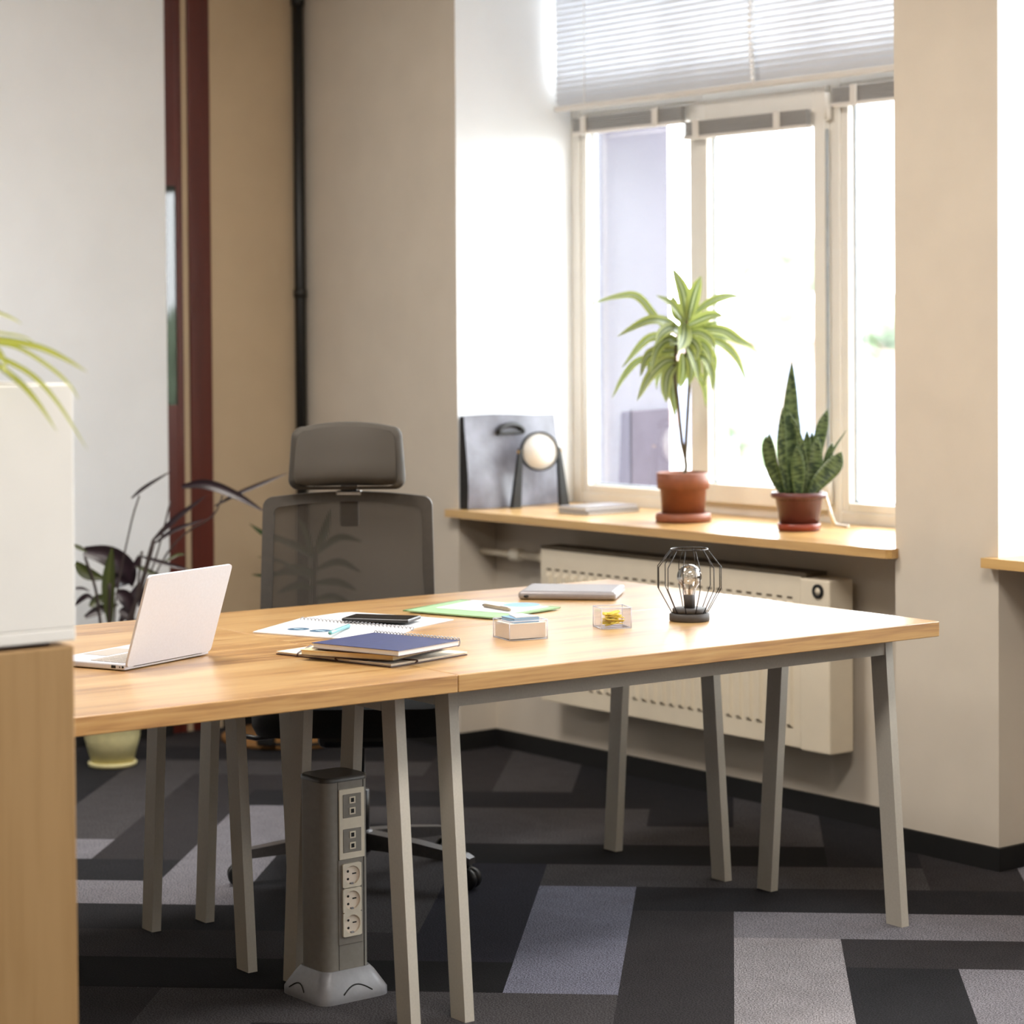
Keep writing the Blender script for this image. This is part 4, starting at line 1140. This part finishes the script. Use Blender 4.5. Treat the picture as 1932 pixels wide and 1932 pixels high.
m.build('stem', M['stem'], dr)
leaves = [([(690, 520), (560, 430), (430, 278), (300, 272), (120, 322)], 38, .05), ([(740, 430), (722, 250), (650, 85)], 66, .0), ([(755, 430), (795, 270), (838, 140)], 72, -.03),
          ([(720, 430), (640, 320), (545, 265)], 40, .06), ([(780, 390), (900, 310), (1000, 275), (1100, 272)], 44, .04), ([(690, 480), (600, 440), (480, 440), (290, 535)], 66, -.05),
          ([(740, 470), (880, 410), (985, 400)], 66, -.06), ([(740, 490), (960, 495), (1080, 560), (1185, 605)], 58, .0), ([(740, 550), (900, 560), (1000, 600), (1080, 690), (1140, 850)], 42, .05),
          ([(690, 560), (600, 540), (480, 560), (320, 740)], 52, .03), ([(690, 570), (620, 555), (550, 620), (510, 780)], 60, -.06), ([(680, 690), (520, 680), (420, 700), (330, 800), (255, 940)], 36, .06),
          ([(680, 690), (600, 700), (500, 800), (420, 955)], 58, -.03), ([(680, 700), (620, 780), (605, 880), (610, 965)], 60, -.02), ([(675, 690), (655, 850), (668, 1065)], 52, .02),
          ([(720, 640), (722, 760), (700, 870)], 60, .05), ([(750, 600), (800, 700), (825, 835)], 54, -.05), ([(745, 660), (860, 680), (905, 780), (910, 890)], 52, .0),
          ([(745, 560), (860, 610), (915, 680), (930, 770)], 48, .06), ([(730, 440), (720, 540), (690, 630)], 84, -.09), ([(750, 480), (900, 530), (1050, 555), (1150, 600), (1220, 650)], 30, .07),
          ([(740, 420), (690, 400), (665, 330), (650, 265)], 52, .07), ([(690, 620), (560, 630), (480, 670), (440, 800)], 58, -.02), ([(745, 500), (840, 480), (950, 440)], 54, .02),
          ([(740, 440), (800, 380), (870, 330)], 46, .08), ([(740, 660), (800, 740), (860, 860), (870, 1000)], 40, .09), ([(700, 600), (600, 640), (560, 740), (540, 800)], 46, .08),
          ([(745, 600), (840, 640), (870, 730), (850, 880)], 42, .03), ([(700, 540), (780, 560), (820, 620), (800, 700)], 56, -.08),
          ([(690, 640), (640, 660), (620, 740), (640, 840)], 50, .05), ([(735, 640), (770, 700), (775, 780), (750, 860)], 48, -.04), ([(680, 600), (590, 600), (520, 680), (490, 760)], 52, .05),
          ([(750, 560), (840, 580), (890, 640), (900, 720)], 50, -.07), ([(700, 500), (640, 480), (580, 520), (540, 600)], 60, -.08), ([(745, 520), (820, 510), (890, 550), (930, 620)], 56, -.06),
          ([(720, 460), (700, 380), (720, 300)], 50, .1), ([(660, 690), (600, 720), (560, 800), (545, 880)], 46, .08)]
rl = random.Random(3)
for pts, w_, dz in leaves:
    P = [zd(x, y, dz * (i / (len(pts) - 1)) * 1.6) for i, (x, y) in enumerate(pts)]
    nrm = (EYE - P[len(P) // 2]).normalized() + Vector((rl.uniform(-.5, .5), rl.uniform(-.5, .5), rl.uniform(.0, .6)))
    MB().leaf(P, w_ / 3.45 / FPX * D0 * 1.35, nrm.normalized(), .3, 14, base=.45).build('leaf', M['drac'], dr)

sc_ = at_z(1512, 1004, SZ) + Vector((-.783, .622, 0)) * .066
sc_.z = SZ
sn = thing('potted_snake_plant', 'snake plant with upright banded leaves in a maroon pot', 'plant', tuple(sc_))
pot(sn, sc_, [(.052, .010), (.058, .010), (.072, .098), (.083, .101), (.087, .108), (.085, .118), (.079, .119), (.070, .106), (.060, .04)],
    [(.058, .0005), (.064, .002), (.067, .022), (.064, .023), (.060, .008)], M['maroon'], M['saucer'], .072, .106)
DS = (sc_ - EYE).dot(FW)
def zs(x, y, dz=0.0): return at_d(1400 + x / 4.6, 650 + y / 4.6, DS + dz)
sl = [([(430, 1320), (415, 900), (425, 500), (432, 135)], 165, .02, .30), ([(370, 1310), (290, 1150), (240, 960), (237, 770)], 118, .02, .65), ([(350, 1310), (235, 1050), (205, 900), (208, 790)], 70, .04, .6),
      ([(395, 1310), (350, 1000), (345, 760), (352, 545)], 85, -.02, .45), ([(490, 1320), (488, 1080), (474, 880)], 125, -.05, .45), ([(560, 1310), (620, 1060), (660, 800)], 150, -.02, .5),
      ([(610, 1290), (650, 950), (695, 720), (745, 560)], 105, .03, .6), ([(580, 1310), (680, 1180), (800, 1050), (865, 930)], 150, -.04, .6), ([(640, 1290), (720, 1060), (800, 900), (915, 730)], 28, .02, .4),
      ([(540, 1310), (548, 1050), (500, 800), (415, 590)], 46, -.04, .5), ([(540, 1300), (560, 950), (565, 742)], 70, .03, .6), ([(570, 1300), (600, 950), (608, 752)], 60, .04, .6), ([(640, 1300), (740, 1010), (785, 850)], 70, .03, .6),
      ([(450, 1310), (480, 900), (492, 600)], 60, .03, .5)]
for pts, w_, dz, pk in sl:
    P = [zs(x, y, dz) for x, y in pts]
    nrm = ((EYE - P[1]).normalized() + Vector((rl.uniform(-.25, .25), rl.uniform(-.25, .25), 0))).normalized()
    m = MB(); m.leaf(P, w_ / 4.6 / FPX * DS, nrm, .25, 14, base=.45, peak=pk); o = m.build('leaf', M['snake'], sn)
    so_ = o.modifiers.new('thickness', 'SOLIDIFY'); so_.thickness = .002

cw = thing('white_ribbon', 'white ribbon curling down to the sill behind the maroon pot', 'ribbon', tuple(at_z(1574, 986, SZ)))
c0 = at_d(1557, 937, DS + .09)
MB().tube(smooth_path([c0, at_d(1563, 955, DS + .095), at_d(1569, 974, DS + .10), at_z(1577, 989, SZ + .005), at_z(1600, 993, SZ + .005)], 14), .006, 8).build('strip', M['whitecord'], cw)

# dark plant in a cream pot on the floor
pcn = at_z(204, 1453, 0) + Vector((-.783, .622, 0)) * .085; pcn.z = 0
dk = thing('potted_purple_plant', 'dark purple-leaved plant in a pale yellow pot on the floor', 'plant', tuple(pcn))
pot(dk, pcn, [(.062, .012), (.070, .012), (.094, .10), (.099, .19), (.104, .192), (.105, .21), (.099, .212), (.096, .20), (.085, .08)],
    [(.070, .0005), (.080, .002), (.083, .014), (.079, .018), (.072, .010)], M['creampot'], M['creampot'], .095, .195)
DK = (pcn - EYE).dot(FW)
def kd(x, y, dz=0): return at_d(x, y, DK + dz)
base = Vector((pcn.x, pcn.y, .19))
m = MB()
for pts, r_ in (([(203, 1300), (240, 1180), (265, 1110), (290, 1020)], .008), ([(204, 1290), (215, 1180), (222, 1110), (248, 985), (263, 935)], .003), ([(203, 1290), (240, 1180), (290, 1065), (322, 945)], .003),
                ([(203, 1290), (206, 1180), (207, 1100)], .006), ([(203, 1290), (190, 1180), (180, 1110), (160, 1050)], .005), ([(204, 1300), (250, 1170), (265, 1060), (268, 1040)], .004), ([(203, 1290), (250, 1190), (300, 1070), (345, 1010), (400, 975), (420, 935)], .003)):
    m.tube(smooth_path([base] + [kd(x, y) for x, y in pts[0:]], 16), r_, 7)
m.build('stem', M['darkstem'], dk)
PL = [([(207, 1175), (204, 1100), (212, 1030)], 25, 'greenleaf', 0), ([(158, 1040), (205, 1050), (240, 1075), (250, 1108)], 42, 'purple', .03), ([(141, 1062), (165, 1082), (200, 1093)], 24, 'greenleaf', .02), ([(135, 1028), (150, 1034), (165, 1042)], 9, 'greenleaf', 0),
      ([(405, 955), (450, 931), (500, 910), (545, 892)], 8, 'purple', .02), ([(343, 918), (388, 914), (440, 932), (502, 967)], 19, 'purple', -.02), ([(288, 1020), (330, 980), (390, 934)], 11, 'purple', 0), ([(292, 1025), (329, 1000), (388, 979)], 8, 'purple', .02),
      ([(248, 940), (275, 918), (326, 887)], 7, 'purple', .02), ([(267, 1050), (310, 1063), (362, 1076)], 9, 'purple', 0), ([(256, 1068), (280, 1078), (312, 1092)], 11, 'greenleaf', 0), ([(140, 1142), (162, 1125), (178, 1131)], 11, 'purple', 0),
      ([(140, 1110), (155, 1110), (170, 1116)], 6, 'purple', 0), ([(170, 1145), (185, 1132), (205, 1124)], 20, 'greenleaf', .03), ([(220, 1116), (238, 1130), (248, 1158)], 28, 'purple', 0), ([(226, 1150), (240, 1160), (254, 1178)], 22, 'purple', 0),
      ([(245, 1080), (258, 1062), (262, 1046)], 12, 'purple', 0), ([(160, 1165), (190, 1150), (225, 1140)], 18, 'purple', .04), ([(262, 1145), (275, 1120), (290, 1095)], 14, 'purple', .02), ([(310, 1060), (335, 1047), (350, 1046)], 6, 'greenleaf', .03),
      ([(200, 1105), (222, 1095), (245, 1100)], 30, 'purple', .05), ([(225, 1180), (245, 1135), (262, 1098)], 16, 'purple', .03)]
for pts, w_, mm, dz in PL:
    P = [kd(x, y, dz * i / 2) for i, (x, y) in enumerate(pts)]
    MB().leaf(P, w_ / FPX * DK, ((EYE - P[1]).normalized() + Vector((rl.uniform(-.2, .2), rl.uniform(-.2, .2), .1))).normalized(), .25, 12, base=.4).build('leaf', M[mm], dk)

# corner plant behind the chair, on a round board, with a power lead
bc = Vector((-7.25, 4.63, 0))
MBd = MB(); MBd.lathe([(.255, .0005), (.258, .004), (.258, .016), (.255, .018)], tuple(bc), 56); tag(MBd.build('round_board', M['traywood']), 'round brown wooden board on the floor behind the chair', 'board')
cp = thing('potted_corner_plant', 'green leafy plant in the corner, seen through the chair back', 'plant', (bc.x - .03, bc.y - .01, .0185))
kc = (bc.x - .03, bc.y - .01, .0185)
MB().lathe([(.09, .0), (.10, .0), (.135, .23), (.142, .235), (.142, .25), (.132, .25), (.11, .06)], kc, 36, cap=False).build('pot', M['greenpot'], cp)
MB().lathe([(.09, .001), (.128, .215), (.128, .225), (.001, .23)], kc, 32).build('soil', M['soil'], cp)
DC = (Vector(kc) - EYE).dot(FW)
def kc_(x, y, dz=0): return at_d(x, y, DC + dz)
m = MB(); m.tube(smooth_path([Vector((kc[0], kc[1], .24)), kc_(592, 1200), kc_(592, 1100), kc_(596, 1030)], 10), .009, 8); m.build('stem', M['darkstem'], cp)
for pts, w_ in (([(596, 1040), (612, 1005), (624, 960)], 16), ([(596, 1045), (640, 1014), (685, 1022)], 13), ([(596, 1050), (560, 1030), (520, 1012)], 14), ([(596, 1055), (540, 1022), (500, 1008), (470, 988)], 12),
                ([(594, 1075), (640, 1060), (682, 1080)], 13), ([(594, 1080), (560, 1070), (525, 1076)], 13), ([(594, 1085), (540, 1080), (505, 1086), (474, 1084)], 10), ([(593, 1100), (636, 1098), (674, 1114)], 14),
                ([(593, 1110), (560, 1105), (520, 1120)], 14), ([(593, 1130), (630, 1125), (665, 1140)], 12), ([(593, 1060), (575, 1000), (560, 975)], 12), ([(594, 1095), (530, 1060), (485, 1050)], 7)):
    P = [kc_(x, y, .03 * (i - 1)) for i, (x, y) in enumerate(pts)]
    MB().leaf(P, w_ / FPX * DC, None, .3, 12, base=.4).build('leaf', M['palm'], cp)
pw = thing('power_lead', 'black power lead with a plug trailing over the round board', 'cable', tuple(at_z(500, 1400, .03)))
m = MB(); m.tube(smooth_path([at_z(500, 1400, .027), at_z(520, 1404, .0262), at_z(560, 1406, .0262), at_z(596, 1404, .0262), at_z(612, 1398, .0262), at_z(618, 1388, .0262)], 24), .0065, 8); m.build('cord', M['cable'], pw)
m = MB(); p = at_z(502, 1400, .033); m.box((-.03, -.022, -.012), (.03, .022, .022), .008, xf=Matrix.Translation(p) @ Matrix.Rotation(.7, 4, 'Z')); m.build('plug', M['cable'], pw)

# ------------------------------------------------------------------ foreground cabinet, planter box, spider plant
CXf = -3.337; ye = 1.730
cbt = thing('wooden_cabinet', 'oak veneer cabinet at the left edge, in the foreground', 'cabinet', (CXf - .2, 1.2, 0))
MB().box((CXf - .42, .55, .06), (CXf, ye, .976), .003).build('body', M['cab'], cbt)
MB().box((CXf - .40, .58, 0), (CXf - .03, ye - .03, .06)).build('plinth', M['black'], cbt)
wpb = thing('white_planter_box', 'tall white planter box standing on the oak cabinet', 'planter', (CXf - .2, 1.2, .984))
mb = MB(); y0_, y1_ = .56, ye + .002; x0_, x1_ = CXf - .415, CXf + .001; zA, zB = .984, 1.384
mb.box((x0_, y0_, zA), (x1_, y1_, zA + .02), .002)
mb.box((x0_, y0_, zA + .02), (x0_ + .016, y1_, zB), .002); mb.box((x1_ - .016, y0_, zA + .02), (x1_, y1_, zB), .002)
mb.box((x0_ + .016, y0_, zA + .02), (x1_ - .016, y0_ + .016, zB), .002); mb.box((x0_ + .016, y1_ - .016, zA + .02), (x1_ - .016, y1_, zB), .002)
mb.build('box', M['cabwhite'], wpb)
MB().box((CXf - .39, .60, .9762), (CXf - .025, ye - .03, .9838)).build('foot', M['brownedge'], wpb)
MB().box((x0_ + .016, y0_ + .016, zB - .08), (x1_ - .016, y1_ - .016, zB - .04)).build('soil', M['soil'], wpb)
DSp = 3.66
spb = at_d(-62, 690, DSp + .12)
sp_ = thing('spider_plant', 'spider plant with arching yellow-green leaves above the white planter', 'plant', (spb.x, spb.y, zB - .04))
MB().lathe([(.02, 0), (.018, .02), (.008, .10)], (spb.x, spb.y, zB - .039), 16).build('crown', M['spider'], sp_)
b0 = Vector((spb.x, spb.y, zB + .05))
for pts, w_ in (([(-25, 645), (0, 642), (70, 655), (120, 676), (165, 702)], 15), ([(-25, 650), (30, 655), (90, 690), (130, 725), (150, 755)], 8), ([(-25, 660), (0, 675), (60, 708), (110, 762), (166, 850)], 11),
                ([(-25, 680), (0, 693), (40, 725), (75, 765), (108, 815)], 13), ([(-25, 588), (0, 592), (25, 602), (42, 612)], 7), ([(-25, 625), (0, 628), (45, 636), (70, 651)], 6), ([(-20, 650), (0, 664), (10, 690), (4, 700)], 8),
                ([(-25, 690), (-5, 690), (20, 705), (36, 722)], 9), ([(-60, 560), (-90, 530), (-130, 560), (-150, 640)], 12), ([(-80, 580), (-110, 600), (-150, 700), (-160, 760)], 12)):
    P = [b0] + [at_d(x, y, 3.60 - .10 * (i / (len(pts) - 1))) for i, (x, y) in enumerate(pts)]
    MB().leaf(P, w_ / FPX * DSp, Vector((.3, -.3, .9)).normalized() * .7 + (EYE - P[2]).normalized() * .6, .3, 18, base=.6).build('leaf', M['spider'], sp_)

# ------------------------------------------------------------------ outdoors
gm = MB(); gm.add([(-90, WT + .02, -.9), (40, WT + .02, -.9), (40, 90, -.9), (-90, 90, -.9)], [(0, 1, 2, 3)])
tag(gm.build('ground', M['paving']), kind='structure')
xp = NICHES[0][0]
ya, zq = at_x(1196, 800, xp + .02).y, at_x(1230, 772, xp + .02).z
tag(MB().box((xp, ya, SZ + .01), (xp + .006, WT - .002, zq), .003).build('reveal_patch', M['facade2']), 'mauve-grey patch on the lavender outer reveal, seen low through the left pane', 'panel')  # thin patch, slightly darker than the outer reveal around it
def tree(px, py, Y, rad, label, seed):
    c = at_y(px, py, Y); t = thing('tree', label, 'tree', (c.x, c.y, -.9), 0, 'trees outside')
    rt = random.Random(seed); bm = bmesh.new()
    for k in range(14):
        o_ = Vector((rt.gauss(0, .5), rt.gauss(0, .5), rt.gauss(0, .4))) * rad; r_ = rad * rt.uniform(.35, .6)
        res = bmesh.ops.create_icosphere(bm, subdivisions=3, radius=r_)
        for v in res['verts']: v.co = v.co * (1 + rt.uniform(-.16, .16)) + c + o_
    m = MB(); bm.verts.index_update(); m.add([v.co.copy() for v in bm.verts], [[v.index for v in f.verts] for f in bm.faces], False); bm.free()
    m.build('crown', M['foliage'], t)
    MB().tube([(c.x, c.y, -.9), (c.x + .1, c.y, c.z - rad * .3)], [rad * .12, rad * .08], 10).build('trunk', M['bark'], t)
tree(1468, 520, 26, .6, 'pale green tree seen through the middle pane', 1)
tree(1385, 800, 18, .32, 'low pale bush-like tree behind the tall plant, beyond the middle pane', 2)
tree(1655, 610, 34, .6, 'pale green tree seen through the right-hand pane', 3)
hg = random.Random(9); m = MB()
for k in range(46):
    hx, hy = 9 + k * .36 + hg.uniform(-.3, .3), 18.5 + hg.uniform(-.6, .6); hr = hg.uniform(.9, 1.3)
    m.sphere((hx, hy, hg.uniform(-.3, 1.3)), hr, 8, sc=(1, 1, hg.uniform(.8, 1.1)))
o = m.build('hedge', M['foliage']); tag(o, 'green hedge across the yard, mirrored in the narrow door glazing', 'hedge', None, 'stuff')
for v in o.data.vertices: v.co += Vector((hg.uniform(-.1, .1), hg.uniform(-.1, .1), hg.uniform(-.1, .1)))
hs = thing('house', 'distant pale pink house with low roof beyond the middle pane', 'house', tuple(at_y(1430, 640, 40)))
hp_ = at_y(1420, 640, 40); m = MB(); m.box((hp_.x - 3, 40, -.9), (hp_.x + 5, 46, hp_.z), .02); m.build('wall', M['house'], hs)
m = MB(); zr = hp_.z; m.hexa([(hp_.x - 3.3, 39.7, zr), (hp_.x + 5.3, 39.7, zr), (hp_.x + 5.3, 46.3, zr), (hp_.x - 3.3, 46.3, zr)], [(hp_.x - 2.5, 42.8, zr + .9), (hp_.x + 4.5, 42.8, zr + .9), (hp_.x + 4.5, 43.2, zr + .9), (hp_.x - 2.5, 43.2, zr + .9)]); m.build('roof', M['house'], hs)
w0 = at_y(1400, 742, 33); w1 = at_y(1700, 690, 33)
tag(MB().box((w0.x - 2, 33, -.9), (w1.x + 3, 33.3, w1.z), .02).build('garden_wall', M['lowwall']), 'low pale blue wall across the yard outside', 'wall')

# ------------------------------------------------------------------ light
W = bpy.data.worlds.new('world'); scene.world = W; W.use_nodes = True
bgn = W.node_tree.nodes['Background']
bgn.inputs['Color'].default_value = (0.95, 0.975, 1.0, 1); bgn.inputs['Strength'].default_value = 12.0
for k, (a, b) in enumerate(NICHES):
    ld = bpy.data.lights.new('window_portal', 'AREA'); ld.shape = 'RECTANGLE'; ld.size = b - a; ld.size_y = LINT - SZ
    ld.cycles.is_portal = True
    lo = bpy.data.objects.new('window_portal', ld); COL.objects.link(lo)
    lo.location = ((a + b) / 2, WT + .01, (LINT + SZ) / 2); lo.rotation_euler = (R(-90), 0, 0)
def lamp(x, y, sx, sy, power, col):
    ld = bpy.data.lights.new('ceiling_lamp', 'AREA'); ld.shape = 'RECTANGLE'; ld.size = sx; ld.size_y = sy; ld.energy = power; ld.color = col
    lo = bpy.data.objects.new('ceiling_lamp', ld); COL.objects.link(lo); lo.location = (x, y, CEIL - .03)
warm = (1.0, .94, .87)
for x, y, p_ in ((-5.2, 2.7, 46), (-2.6, 2.7, 46), (0.2, 2.7, 26), (-5.2, -.2, 14), (-2.6, -.2, 14), (.2, -.6, 10)): lamp(x, y, .6, 1.2, p_, warm)

scene.view_settings.view_transform = 'Standard'
scene.view_settings.look = 'None'
scene.view_settings.gamma = 1
scene.view_settings.use_curve_mapping = False
scene.view_settings.exposure = 0.75
c_ = scene.cycles
c_.use_denoising = True
c_.max_bounces = 10; c_.diffuse_bounces = 5; c_.glossy_bounces = 4; c_.transmission_bounces = 6; c_.transparent_max_bounces = 16
c_.caustics_reflective = False; c_.caustics_refractive = False
c_.sample_clamp_indirect = 8
